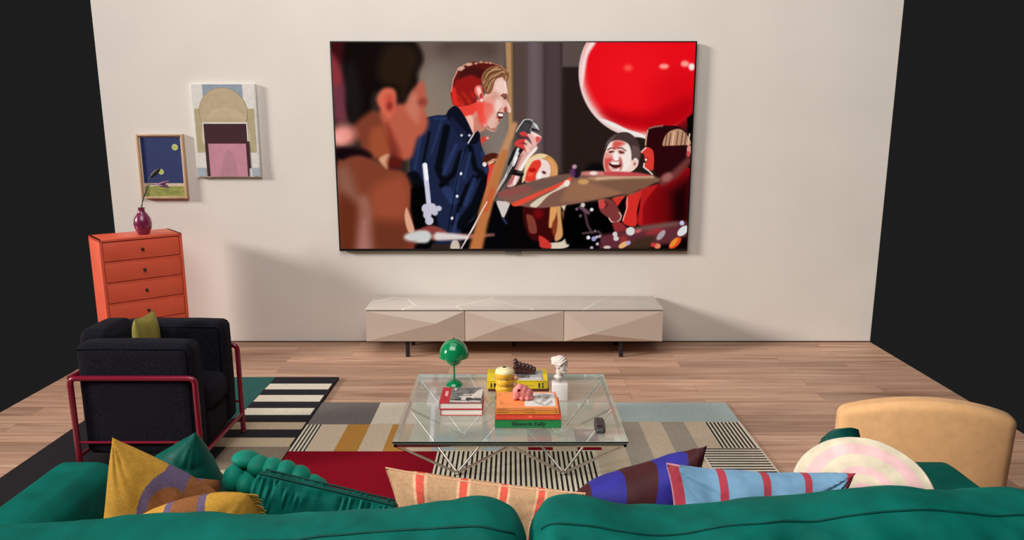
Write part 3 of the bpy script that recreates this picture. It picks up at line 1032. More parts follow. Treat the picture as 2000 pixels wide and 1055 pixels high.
    poly('#c97a64', [(780, 560), (850, 540), (880, 680), (860, 820), (780, 740), (740, 660)], 9, a=.75)
    ell('#8a3c30', (905, 610), 40, 36, 8)
    poly('#7a2a1e', [(560, 820), (640, 960), (700, 1120), (660, 1180), (600, 1080)], 9, a=.8)
    poly('#d4664e', [(470, 560), (540, 480), (640, 500), (650, 640), (600, 760), (550, 740), (480, 640)], 6)
    poly('#c4483a', [(560, 560), (620, 560), (620, 690), (560, 690)], 8)
    ell('#8c3024', (590, 650), 26, 36, 6)
    ell('#e88f82', (150, 930), 110, 100, 14)
    ell('#f0a39a', (100, 960), 60, 60, 12)
    # back and arm
    org(640, 280, 4.905)
    poly('#14060a', [(60, 60), (330, 60), (420, 130), (340, 190), (80, 240)], 7)
    poly('#7d3c28', [(80, 250), (150, 160), (300, 120), (480, 180), (580, 240), (720, 280), (790, 400), (800, 560), (800, 1040), (80, 1040)], 6)
    poly('#8c6050', [(90, 260), (190, 240), (270, 460), (330, 560), (230, 560), (110, 460)], 16, a=.8)
    poly('#a64e33', [(430, 440), (680, 320), (770, 430), (760, 640), (640, 760), (440, 700)], 18, a=.7)
    poly('#96604f', [(290, 560), (400, 560), (440, 1040), (260, 1040)], 10, a=.95)
    poly('#a67068', [(310, 760), (370, 760), (400, 1040), (280, 1040)], 10, a=.8)
    poly('#5a2412', [(110, 520), (240, 560), (290, 700), (250, 1040), (110, 1040)], 14, a=.7)
    poly('#5f2a1a', [(450, 760), (760, 800), (760, 1040), (470, 1040)], 18, a=.6)
    poly('#d49a78', [(490, 150), (585, 110), (575, 240), (530, 220)], 4)
    poly('#5a160f', [(590, 140), (700, 160), (690, 240), (580, 230)], 8)
    poly('#020202', [(800, 440), (860, 400), (930, 420), (940, 760), (830, 830), (790, 640)], 4, smooth=False)
    poly('#d8a184', [(745, 630), (765, 640), (830, 840), (770, 850), (735, 720)], 2)
    ell('#c9c9c6', (860, 895), 130, 50, 5, rot=-4)
    org()
    line('#c9c6dc', [(829, 323), (837, 398)], 9, .9)
    line('#f4f2f8', [(830, 323), (833, 350)], 7, 1.2)
    for c, rx, ry in (((831, 408), 8, 9), ((843, 408), 9, 10), ((856, 408), 6, 5), ((834, 420), 8, 9), ((838, 432), 8, 8)):
        ell('#c3bfd0', c, rx, ry, 1.4)
    # ----- mesh carrying the still
    lum = p.img
    l = np.where(lum <= .04045, lum / 12.92, ((lum + .055) / 1.055) ** 2.4)
    xa, xb = TVX0 + .009, TVX1 - .009
    za, zb = TVZ1 - .0075, TVZ0 + .016
    gx, gz = np.meshgrid(np.linspace(xa, xb, W), np.linspace(za, zb, H))
    root = wloc(tv)
    co = np.stack([gx - root.x, np.full_like(gx, TVY - .0008 - root.y), gz - root.z], -1).reshape(-1, 3)
    idx = np.arange(W * H).reshape(H, W)
    fa = np.stack([idx[1:, :-1], idx[1:, 1:], idx[:-1, 1:], idx[:-1, :-1]], -1).reshape(-1, 4)
    me = bpy.data.meshes.new('screen')
    me.vertices.add(W * H)
    me.vertices.foreach_set('co', co.ravel().astype(np.float32))
    me.loops.add(fa.size)
    me.loops.foreach_set('vertex_index', fa.ravel().astype(np.int32))
    me.polygons.add(len(fa))
    me.polygons.foreach_set('loop_start', np.arange(0, fa.size, 4, dtype=np.int32))
    me.update(calc_edges=True)
    at = me.color_attributes.new('still', 'FLOAT_COLOR', 'POINT')
    at.data.foreach_set('color', np.concatenate([l.reshape(-1, 3), np.ones((W * H, 1))], 1).ravel().astype(np.float32))
    m = bpy.data.materials.new('lit_screen')
    m.use_nodes = True
    nt = m.node_tree
    b = nt.nodes['Principled BSDF']
    b.inputs['Base Color'].default_value = (0, 0, 0, 1)
    b.inputs['Roughness'].default_value = .4
    b.inputs['Specular IOR Level'].default_value = .02
    a = nt.nodes.new('ShaderNodeAttribute')
    a.attribute_name = 'still'
    nt.links.new(a.outputs['Color'], b.inputs['Emission Color'])
    b.inputs['Emission Strength'].default_value = 1.0
    me.materials.append(m)
    o = bpy.data.objects.new('screen', me)
    o.parent = tv
    COL.objects.link(o)
    o['label'] = 'lit screen with a singer, a red balloon and a laughing crowd'


tv_still()

# ---------------------------------------------------------------- pictures on the wall
def canvas_art():
    X0, X1, Z1, Z0 = -1.882, -1.5, 1.573, 1.031
    t = thing('abstract_canvas', (-1.69, -0.001, Z0), 'unframed abstract canvas with a beige circle above burgundy and pink blocks', 'picture')
    cols = ['#d9d4ce', '#8e9aa6', '#b0a27e', '#b9a584', '#c9b697', '#380c18', '#c28695', '#8f7c5f', '#b47e8d', '#a3adb8', '#c0ac8c']
    ms = [mat('canvas_paint', c, rough=0.85, var=0.03, scale=30, bump=0.06, bscale=900) for c in cols]
    bm = B()
    box(bm, X0, X1, -0.022, -0.001, Z0, Z1, 0, bev=0.002)
    obj('canvas', bm, ms[0], t)
    W, H = X1 - X0, Z1 - Z0
    bm = B()
    cnt = [0]

    def P(u, v):
        return (X0 + W * u, -0.0222 - 0.00025 * cnt[0], Z1 - H * v)

    def rect(u0, u1, v0, v1, mi):
        cnt[0] += 1
        disc_flat(bm, [P(u0, v0), P(u0, v1), P(u1, v1), P(u1, v0)], mi)

    def circ(u, v, r, mi, a0=0, a1=360):
        cnt[0] += 1
        disc_flat(bm, [P(u + r * math.cos(math.radians(a)) / W, v + r * math.sin(math.radians(a)) / H) for a in np.linspace(a0, a1, 73)[:-1]][::-1], mi)
    rect(.02, .98, .005, .99, 0)
    rect(.19, .80, .006, .20, 1)
    rect(.04, .96, .26, .73, 2)
    circ(.50, .56, .145, 4)
    circ(.485, .302, .1425, 7)
    circ(.485, .302, .1400, 3)
    # pale lens low in the circle
    cnt[0] += 1
    pts = []
    for a in np.linspace(200, 340, 30):
        pts.append((.52 + .130 * math.cos(math.radians(a)) / W, .44 + .105 * math.sin(math.radians(a)) / H))
    disc_flat(bm, [P(u, v) for u, v in pts][::-1], 10)
    rect(.15, .845, .405, .63, 0)
    rect(.165, .825, .422, .99, 5)
    rect(.165, .855, .61, .90, 5)
    rect(.215, .80, .635, .992, 6)
    cnt[0] += 1
    disc_flat(bm, [P(.36, .992), P(.66, .992), P(.58, .74), P(.52, .69), P(.47, .73)], 8)
    rect(.01, .145, .895, .988, 9)
    rect(.87, .985, .895, .988, 9)
    bmesh.ops.recalc_face_normals(bm, faces=bm.faces)
    for f in bm.faces:
        if f.normal.y > 0:
            f.normal_flip()
    obj('painted_shapes', bm, ms, t, smooth=False)


canvas_art()


def moon_picture():
    X0, X1, Z1, Z0 = -2.225, -1.949, 1.284, 0.903
    t = thing('framed_print', (-2.09, -0.001, Z0), 'wood-framed print of two pale moons in a dark blue sky above a green strip', 'picture')
    M_w = mat('pale_oak_frame', '#bd9b78', rough=0.55, var=0.08, scale=20, stretch=(1, 1, .1))
    bm = B()
    fw = 0.011
    box(bm, X0 + .0012, X1 - .0012, -0.027, -0.001, Z1 - fw, Z1 - .0006, bev=0.001)
    box(bm, X0 + .0012, X1 - .0012, -0.027, -0.001, Z0 + .0006, Z0 + fw, bev=0.001)
    box(bm, X0, X0 + fw, -0.0275, -0.001, Z0, Z1, bev=0.001)
    box(bm, X1 - fw, X1, -0.0275, -0.001, Z0, Z1, bev=0.001)
    obj('frame', bm, M_w, t)
    ms = [mat('print_paper', c, rough=0.6, var=0.05, scale=60) for c in ('#d0bca6', '#1a2a62', '#96984a', '#c8cb93', '#6d7431', '#b5bd55')]
    bm = B()
    cx = lambda u, v: (u, -0.016, v)
    box(bm, X0 + fw, X1 - fw, -0.0155, -0.002, Z0 + fw, Z1 - fw, 0)
    grid_rects([(X0 + .012, X1 - .012, Z0 + .012, Z1 - .012, 0), (X0 + .02, X1 - .020, Z0 + .092, Z1 - .018, 1), (X0 + .02, X1 - .018, Z0 + .013, Z0 + .074, 2)], cx, bm)
    k = 0
    for (x, z, r) in ((-2.003, 1.208, .0185), (-2.098, 1.063, .0165)):
        disc_flat(bm, [(x + r * math.cos(a), -0.0163, z + r * math.sin(a)) for a in np.linspace(0, 2 * math.pi, 33)[:-1]], 3)
        disc_flat(bm, [(x + r * .7 * math.cos(a), -0.0165, z + r * .7 * math.sin(a)) for a in np.linspace(0, 2 * math.pi, 33)[:-1]], 5)
    rnd = random.Random(3)
    for i in range(46):
        x = rnd.uniform(X0 + .03, X1 - .05)
        z = rnd.uniform(Z0 + .018, Z0 + .066)
        l = rnd.uniform(.008, .03)
        disc_flat(bm, [(x, -0.0164, z), (x + l, -0.0164, z + .002), (x + l, -0.0164, z + .0035), (x, -0.0164, z + .0012)], 4)
    for f in bm.faces:
        if abs(f.normal.y) > .5 and f.normal.y > 0 and f.calc_center_median().y < -.0156:
            f.normal_flip()
    obj('print', bm, ms, t, smooth=False)


moon_picture()


# ---------------------------------------------------------------- coral chest of drawers and what stands on it
def chest():
    ca, sa = 0.755, 0.656
    FR = Vector((-1.877, -0.30, 0))
    d = Vector((ca, sa, 0))      # along the front, to the right and back
    n = Vector((sa, -ca, 0))     # out of the front
    w, dep, h = 0.42, 0.25, 0.735
    FL = FR - d * w
    c = FL + d * w / 2 - n * dep / 2
    t = thing('chest_of_drawers', (c.x, c.y, 0), 'tall coral lacquered chest of drawers standing turned in the left corner', 'chest of drawers')
    M1 = mat('coral_lacquer', '#e65f42', rough=0.42, var=0.03, scale=8)
    M2 = mat('coral_recess', '#93301f', rough=0.6, var=0.03)
    Mk = mat('black_knob', '#17120f', rough=0.35)
    z = Vector((0, 0, 1))
    bm = B()
    th = 0.014
    o = FL - n * dep
    obox(bm, o + d * .003 + n * .002 + z * .003, d, n, z, w - .006, dep - 0.014, h - 0.006, 1)       # carcass core
    obox(bm, o, d, n, z, th, dep, h, 0, 0.0015)
    obox(bm, o + d * (w - th), d, n, z, th, dep, h, 0, 0.0015)
    obox(bm, o + z * (h - th), d, n, z, w, dep, th, 0, 0.0015)
    obox(bm, o, d, n, z, w, dep, 0.03, 0, 0.0015)
    rows = 6
    pitch = (h - th - 0.03) / rows
    for i in range(1, rows):
        obox(bm, o + z * (0.03 + pitch * i - 0.004) + d * th, d, n, z, w - 2 * th, dep - 0.003, 0.008, 0)
    obj('body', bm, [M1, M2], t)
    for i in range(rows):
        bm = B()
        z0 = 0.03 + pitch * i + 0.008
        obox(bm, FL + d * (th + .003) + z * z0 - n * 0.03, d, n, z, w - 2 * th - .006, 0.03 - 0.004, pitch - 0.0125, 0, 0.002)
        dr = obj('drawer', bm, M1, t)
        bm = B()
        k = FL + d * w / 2 + z * (z0 + pitch / 2 - .006) + n * 0.004
        ell(bm, k, (.0085, .0085, .0085), seg=14)
        tube(bm, [k - n * .009, k], .004, 8)
        obj('knob', bm, Mk, dr, label='small round black knob')
    return c, h


cc, ch = chest()
vx, vy = -2.065, -0.352
vz = ch
M_vase = mat('plum_ceramic', '#7a2348', rough=0.25, var=0.05, coat=0.4)
bm = B()
lathe(bm, [(0, 0), (.026, 0), (.03, .004), (.043, .035), (.047, .06), (.042, .09), (.026, .115), (.017, .128), (.0165, .145), (.02, .15), (.017, .15), (.013, .14), (.013, .12), (0, .1)], (vx, vy, vz), 32)
o = obj('flower_vase', bm, M_vase)
recenter(o)
tag(o, 'small rounded plum ceramic vase standing on the coral chest of drawers', 'vase')


def flower():
    t = thing('cut_flower', (vx, vy, vz + .11), 'drooping purple bloom with thin dark stem in the plum vase', 'flower')
    Ms = mat('dark_stem', '#2c3320', rough=0.6)
    Mp = mat('purple_petal', '#5d1f45', rough=0.5, color2='#a9809c', scale=60)
    bm = B()
    hd = Vector((-1.945, -0.40, 1.015))
    tube(bm, [(vx, vy, vz + .11), (vx + .01, vy, vz + .19), (-2.02, -.37, .98), (-1.985, -.39, 1.018), hd], .0022, 8)
    obj('stem', bm, Ms, t)
    for k in range(6):
        bm = B()
        a = k * math.pi / 3
        tip = hd + Vector((.062 + .012 * math.cos(a * 2), .02 * math.sin(a), .018 * math.cos(a) + .004))
        dv = tip - hd
        q = dv.to_track_quat('X', 'Z').to_matrix()
        ell(bm, (hd + tip) / 2, (dv.length / 2, .011, .0065), q, 12)
        obj('petal', bm, Mp, t)


flower()


def sprig():
    t = thing('leaf_sprig', (vx - .009, vy + .009, vz + .146), 'thin arching sprig with one dark pointed leaf in the plum vase', 'flower')
    Ms = mat('grey_stem', '#6b7262', rough=0.6)
    Ml = mat('dark_leaf', '#12130f', rough=0.5)
    bm = B()
    tube(bm, [(vx - .009, vy + .009, vz + .146), (-2.035, -.335, .98), (-1.985, -.395, 1.05), (-1.95, -.40, 1.09), (-1.925, -.40, 1.103)], .002, 8)
    obj('stem', bm, Ms, t)
    bm = B()
    a, b = Vector((-1.975, -.40, 1.055)), Vector((-1.915, -.40, 1.105))
    q = (b - a).to_track_quat('X', 'Z').to_matrix()
    ell(bm, (a + b) / 2, ((b - a).length / 2, .004, .012), q, 14)
    obj('leaf', bm, Ml, t)


sprig()


# ---------------------------------------------------------------- media console
def console():
    X0, X1, Y0, Y1, ZB, ZT = -0.845, 0.872, -0.338, -0.015, 0.105, 0.300
    t = thing('media_console', (0.013, -0.17, 0), 'long low taupe media console with faceted doors and marble top under the television', 'cabinet')
    Mb = mat('taupe_lacquer', '#bcaa9c', rough=0.45, var=0.015, scale=6)
    Md = mat('dark_reveal', '#4b3f39', rough=0.6)
    Ml = mat('black_metal_leg', '#17161a', rough=0.45, var=0.03)
    bm = B()
    box(bm, X0 + .004, X1 - .004, Y0 + 0.022, Y1, ZB, ZT - 0.012, 0, 0.002)
    box(bm, X0 + .006, X1 - .006, Y0 + 0.006, Y1 - .01, ZT - .013, ZT - .0085, 1)
    obj('body', bm, [Mb, Md], t)
    # stone top with pale veins
    mm = mat('grey_beige_marble', '#c9beb5', rough=0.28, var=0.03, scale=5)
    nt = mm.node_tree
    b = nt.nodes['Principled BSDF']
    old = b.inputs['Base Color'].links[0].from_socket
    wv = nt.nodes.new('ShaderNodeTexVoronoi')
    wv.feature = 'DISTANCE_TO_EDGE'
    wv.inputs['Scale'].default_value = 1.7
    tc = nt.nodes.new('ShaderNodeTexCoord')
    nz = nt.nodes.new('ShaderNodeTexNoise')
    nz.inputs['Scale'].default_value = 3
    ad = nt.nodes.new('ShaderNodeVectorMath')
    nt.links.new(tc.outputs['Object'], ad.inputs[0])
    nt.links.new(tc.outputs['Object'], nz.inputs['Vector'])
    sm = nt.nodes.new('ShaderNodeVectorMath')
    sm.operation = 'SCALE'
    sm.inputs['Scale'].default_value = 0.16
    nt.links.new(nz.outputs['Color'], sm.inputs[0])
    nt.links.new(sm.outputs['Vector'], ad.inputs[1])
    nt.links.new(ad.outputs[0], wv.inputs['Vector'])
    rp = nt.nodes.new('ShaderNodeValToRGB')
    rp.color_ramp.elements[0].color = (1, 1, 1, 1)
    rp.color_ramp.elements[0].position = 0.002
    rp.color_ramp.elements[1].color = (0, 0, 0, 1)
    rp.color_ramp.elements[1].position = 0.008
    nt.links.new(wv.outputs['Distance'], rp.inputs['Fac'])
    mx = nt.nodes.new('ShaderNodeMix')
    mx.data_type = 'RGBA'
    nt.links.new(rp.outputs['Color'], mx.inputs['Factor'])
    nt.links.new(old, mx.inputs['A'])
    mx.inputs['B'].default_value = (*lin('#f0e9e1'), 1)
    nt.links.new(mx.outputs['Result'], b.inputs['Base Color'])
    bm = B()
    box(bm, X0, X1, Y0, Y1, ZT - .009, ZT, 0, .0015)
    obj('marble_top', bm, mm, t)
    # three faceted doors
    w = (X1 - X0) / 3
    H = ZT - .013 - ZB
    spec = [((.715, .36), 'fan4'), ((.45, .42), 'fan3'), ((.285, .70), 'fan4b')]
    for i, ((u, v), kind) in enumerate(spec):
        x0, x1 = X0 + w * i + .0015, X0 + w * (i + 1) - .0015
        zt, zb = ZT - .0145, ZB
        yf, yo, yb = Y0 + .004, Y0 - .026, Y0 + .022
        bm = B()
        V = bm.verts.new
        TL, TR, BR, BL = V((x0, yf, zt)), V((x1, yf, zt)), V((x1, yf, zb)), V((x0, yf, zb))
        P = V((x0 + (x1 - x0) * u, yo, zt - H * v))
        if kind == 'fan4':
            BM = V((x0 + (x1 - x0) * .9, yf, zb))
            loop = [TL, BL, BM, BR, TR]
        else:
            loop = [TL, BL, BR, TR]
        for a, c in zip(loop, loop[1:] + loop[:1]):
            bm.faces.new((a, c, P))
        back = [V((q.co.x, yb, q.co.z)) for q in loop]
        for k in range(len(loop)):
            bm.faces.new((loop[k], back[k], back[(k + 1) % len(loop)], loop[(k + 1) % len(loop)]))
        bm.faces.new(back[::-1])
        bmesh.ops.recalc_face_normals(bm, faces=bm.faces)
        obj('door', bm, Mb, t, smooth=False)
    for x in (-.612, .640):
        bm = B()
        s = 1 if x > 0 else -1
        box(bm, x - .011, x + .011, -.305, -.290, 0, ZB, 0, .001)
        box(bm, x - .011, x + .011, -.30, -.06, ZB - .012, ZB)
        box(bm, x - .011, x + .011, -.07, -.055, 0, ZB, 0, .001)
        obj('leg', bm, Ml, t)
    bm = B()
    box(bm, .004, .020, -.09, -.075, 0, ZB, 0, .001)
    obj('leg', bm, Ml, t)


console()

# ---------------------------------------------------------------- rugs
RC = {k: wool('rug_wool_' + k, v) for k, v in dict(
    char='#2b282b', cream='#d8cfbc', teal='#2f5b56', tan='#bcaa8e', taupe='#857868', dgrey='#6f6a67',
    sand='#c9b69f', ochre='#b5833f', ivory='#d6cbb8', red='#7d081c', black='#2a2321', gteal='#aab9b6', grey='#a39a8c',
    lblue='#a9b7bb').items()}
RK = list(RC)
RM = [RC[k] for k in RK]
RI = {k: i for i, k in enumerate(RK)}


def rug(name, rects, x0, x1, y0, y1, h, label):
    bm = B()
    grid_rects([(a, b, c, d, RI[m]) for a, b, c, d, m in rects], lambda u, v: (u, v, h), bm)
    r = 0.004
    b2 = B()
    box(b2, x0, x1, y0, y1, 0.0005, h - .0008, RI[rects[0][4]], .0015)
    append(bm, b2)
    o = obj(name, bm, RM, smooth=False)
    recenter(o)
    tag(o, label, 'rug')
    return o


# striped rug on the left
X0, X1, Y0, Y1 = -1.95, -.926, -2.05, -.684
R = [(X0, X1, Y0, Y1, 'char'), (X0, -1.27, -1.24, Y1 - .02, 'teal')]
R[1] = (X0, -1.265, -1.24, Y1, 'teal')
for (a, b) in ((-.785, -.869), (-.948, -1.036), (-1.118, -1.202)):
    R.append((-1.262, X1 - .012, b, a, 'cream'))
R.append((-1.262, X1 - .006, -1.366, -1.286, 'tan'))  # cream stripes, darkened in colour for the armchair's shadow
R.append((-1.262, X1 - .006, -1.542, -1.452, 'tan'))
R.append((-1.195, X1, -1.75, -1.542, 'taupe'))  # this row's brown-grey also has the chair's shadow put into it
R.append((-1.262, X1, -2.0, -1.75, 'tan'))
rug('striped_rug', R, X0, X1, Y0, Y1, .012, 'black and cream striped rug with a teal block under the dark armchair')

# patchwork rug in the middle
X0, X1, Y0, Y1 = -.922, 1.035, -2.38, -1.045
R = [(X0, X1, Y0, Y1, 'sand'),
     (X0, -.638, -1.308, Y1, 'dgrey'),
     (-.638, .50, -1.30, Y1, 'ivory'),
     (.50, X1, -1.278, Y1, 'gteal'),
     (X0, -.853, -1.583, -1.308, 'ivory')]
for i in range(4):
    x = X0 + .010 + i * .0165
    R.append((x, x + .0068, -1.583, -1.308, 'black'))
R += [(-.737, -.638, -1.583, -1.308, 'ochre'), (-.535, -.44, -1.583, -1.308, 'ochre'),
      (-.331, -.234, -1.578, -1.42, 'lblue'), (-.125, -.033, -1.578, -1.34, 'lblue'),
      (.067, .170, -1.572, -1.36, 'red'), (.272, .373, -1.572, -1.36, 'red'),
      (.473, .575, -1.80, -1.28, 'grey'), (.675, .778, -1.68, -1.28, 'grey'),
      (X0, -.308, Y0, -1.583, 'red'),
      (-.308, .345, Y0, -1.576, 'ivory')]
n = 33
for i in range(n):
    x = -.300 + i * (.640 / n)
    R.append((x, x + .0082, Y0 + .02, -1.582, 'black'))
R.append((.872, X1, -1.552, -1.279, 'ivory'))
for i in range(9):
    x = .876 + i * .0172
    R.append((x, x + .0078, -1.552, -1.282, 'black'))
R.append((.778, X1, Y0, -1.552, 'ivory'))
for i in range(34):
    y = -1.556 - i * .0226
    R.append((.785, X1 - .006, y - .0098, y, 'black'))
rug('patchwork_rug', R, X0, X1, Y0, Y1, .011, 'large patchwork rug with red, ochre and pinstriped blocks under the glass coffee table')


# ---------------------------------------------------------------- armchair
def armchair():
    t = thing('armchair', (-1.42, -1.60, .013), 'dark charcoal boxy armchair in a dark red tubular frame on the striped rug', 'armchair')
    Mf = mat('charcoal_felt', '#191820', rough=0.95, var=0.36, scale=260, bump=0.5, bscale=420, sheen=0.02, spec=0.08)
    Mp = mat('dark_piping', '#0a090c', rough=0.95, spec=0.03)
    Mr = mat('dark_red_tube', '#7a0c28', rough=0.28, var=0.03, coat=0.3)
    XF, XB = -1.177, -1.64
    YN, YF = -1.812, -1.392
    zr = .0145
    # arms
    for (y0, y1) in ((YN + .012, YN + .108), (YF - .108, YF - .012)):
        bm = B()
        roundbox(bm, XB + .02, XF - .012, y0, y1, .10, .535, .026, n=8, puff=(.004, .004, .006), wr=.0015)
        a = obj('arm_cushion', bm, Mf, t)
        bm = B()
        e = .012
        tube(bm, rounded([(XB + .03, y0 + .002, .515), (XF - .030, y0 + .002, .515), (XF - .030, y0 + .002, .12)], .02), .0028, 6)
        tube(bm, rounded([(XB + .03, y1 - .002, .515), (XF - .030, y1 - .002, .515), (XF - .030, y1 - .002, .12)], .02), .0028, 6)
        obj('piping', bm, Mp, a)
    bm = B()
    roundbox(bm, XB + .03, XF - .016, YN + .11, YF - .11, .10, .235, .018, n=8, puff=(.006, 0, 0))
    obj('seat_base', bm, Mf, t)
    bm = B()
    roundbox(bm, XB + .05, XF - .008, YN + .108, YF - .108, .225, .335, .028, n=8, puff=(.012, 0, .012), wr=.002)
    obj('seat_cushion', bm, Mf, t)
    bm = B()
    roundbox(bm, XB - .02, XB + .10, YN + .106, YF - .106, .30, .56, .03, n=8, puff=(.012, 0, .01), wr=.002)
    obj('back_cushion', bm, Mf, t)
    # tubular frame: each side hoop, and the rails
    r = .0105
    for y in (YN, YF):
        bm = B()
        tube(bm, rounded([(XF, y, zr), (XF, y, .409), (XB, y, .409), (XB, y, zr)], .024), r, 12)
        ell(bm, (XF, y, zr + .004), (.012, .012, .005), seg=12)
        ell(bm, (XB, y, zr + .004), (.012, .012, .005), seg=12)
        obj('side_frame', bm, Mr, t)
        bm = B()
        tube(bm, [(XF, y, .155), (XB, y, .155)], .0055, 10)
        obj('side_rail', bm, Mr, t)
    for x in (XF, XB):
        bm = B()
        tube(bm, [(x, YN, .098), (x, YF, .098)], .0085, 10)
        obj('cross_rail', bm, Mr, t)
    bm = B()
    tube(bm, [(XB, YN, .409), (XB, YF, .409)], r, 10)
    obj('cross_rail', bm, Mr, t)


armchair()
M_olive = velvet('olive_velvet', '#8a7f3c', '#c9bf7c')
bm, seam = pillow((-1.455, -1.68, .354), (-1.455, -1.52, .354), (-1.450, -1.525, .60), (-1.450, -1.675, .60), .08, n=28, bow=.03)
# turn the cushion so that it leans back on the chair's back cushion
o = obj('scatter_cushion', bm, M_olive)
recenter(o)
tag(o, 'olive velvet cushion standing on the seat of the dark armchair', 'cushion')


# ---------------------------------------------------------------- glass coffee table
TZ = 0.230
def coffee_table():
    t = thing('coffee_table', (0, -1.61, .012), 'low square glass coffee table on slender angled chrome rods', 'table')
    Mc = mat('polished_chrome', '#d2cac2', rough=0.24, metal=1.0, var=0.02)
    Mg = clear_glass()
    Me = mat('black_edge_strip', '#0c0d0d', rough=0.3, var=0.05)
    X0, X1, Y0, Y1 = -.424, .412, -1.968, -1.258
    bm = B()
    box(bm, X0, X1, Y0, Y1, TZ - .0095, TZ, 0)
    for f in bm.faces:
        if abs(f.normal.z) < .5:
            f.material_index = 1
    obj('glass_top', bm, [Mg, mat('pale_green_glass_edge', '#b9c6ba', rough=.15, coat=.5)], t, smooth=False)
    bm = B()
    box(bm, X0, X1, Y0 - .0012, Y0 - .0002, TZ - .0068, TZ - .0012)  # dark reflection of the front glass edge, put in as black colour
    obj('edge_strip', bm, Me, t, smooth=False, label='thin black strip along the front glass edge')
    zf = TZ - .0105
    fr = .0115
    bm = B()
    i = .004
    for (a, b, c, d) in ((X0 + i, X1 - i, Y0 + i, Y0 + i + fr), (X0 + i, X1 - i, Y1 - i - fr, Y1 - i), (X0 + i, X0 + i + fr, Y0 + i, Y1 - i), (X1 - i - fr, X1 - i, Y0 + i, Y1 - i)):
        box(bm, a, b, c, d, zf - .013, zf, 0, .001)
    obj('top_frame', bm, Mc, t)
    xm, ym = (X0 + X1) / 2, (Y0 + Y1) / 2
    e = i + fr / 2
    xs = (X0 + e, xm, X1 - e)
    ys = (Y0 + e, ym, Y1 - e)
    zt = zf - .010
    r = .0052
    for a in (0, 1):
        for b in (0, 1):
            fx, fy = (xs[a] + xs[a + 1]) / 2, (ys[b] + ys[b + 1]) / 2
            bm = B()
            for p in (xs[a], xs[a + 1]):
                for q in (ys[b], ys[b + 1]):
                    tube(bm, [(p, q, zt), (fx, fy, .018)], r, 10)
            ell(bm, (fx, fy, .017), (.010, .010, .0055), seg=12)
            obj('rod_leg', bm, Mc, t)


coffee_table()


# ---------------------------------------------------------------- mushroom lamp
def lamp():
    x, y = -.249, -1.397
    t = thing('table_lamp', (x, y, TZ), 'small glossy green mushroom table lamp on the coffee table', 'lamp')
    Mg = mat('glossy_green_lacquer', '#0c7a48', rough=0.14, var=0.02, coat=.6)
    bm = B()
    lathe(bm, [(0, .0), (.0365, 0), (.0375, .003), (.034, .010), (.024, .019), (.012, .024), (.006, .027), (0, .028)], (x, y, TZ), 40)
    obj('base', bm, Mg, t)
    bm = B()
    tube(bm, [(x, y, TZ + .02), (x, y, TZ + .15)], .0042, 14)
    obj('stem', bm, Mg, t)
    bm = B()
    pr = []
    for k in range(13):
        a = k / 12 * math.pi / 2
        pr.append((.0625 * math.sin(a), .072 * math.cos(a)))
    pr += [(.0632, -.006), (.0615, -.006)]
    for k in range(12, -1, -1):
        a = k / 12 * math.pi / 2
        pr.append((.061 * math.sin(a), .0695 * math.cos(a)))
    lathe(bm, pr, (x, y, TZ + .135), 48)
    obj('shade', bm, Mg, t)
    bm = B()
    pr = [(.001, -.036)] + [(.036 * math.sin(a), -.036 * math.cos(a)) for a in np.linspace(.1, math.pi * .62, 12)] + [(.001, .02)]
    lathe(bm, pr, (x, y, TZ + .124), 36)
    obj('lower_shade', bm, Mg, t)
    bm = B()
    lathe(bm, [(0, 0), (.0028, 0), (.0028, .006), (.0018, .008), (0, .008)], (x, y, TZ + .206), 12)
    obj('finial', bm, mat('dark_brass', '#2c3524', rough=.4), t)


lamp()


# ---------------------------------------------------------------- books
M_paper = mat('page_edges', '#dcd2c8', rough=0.9, var=0.06, scale=300, stretch=(1, 1, 30))


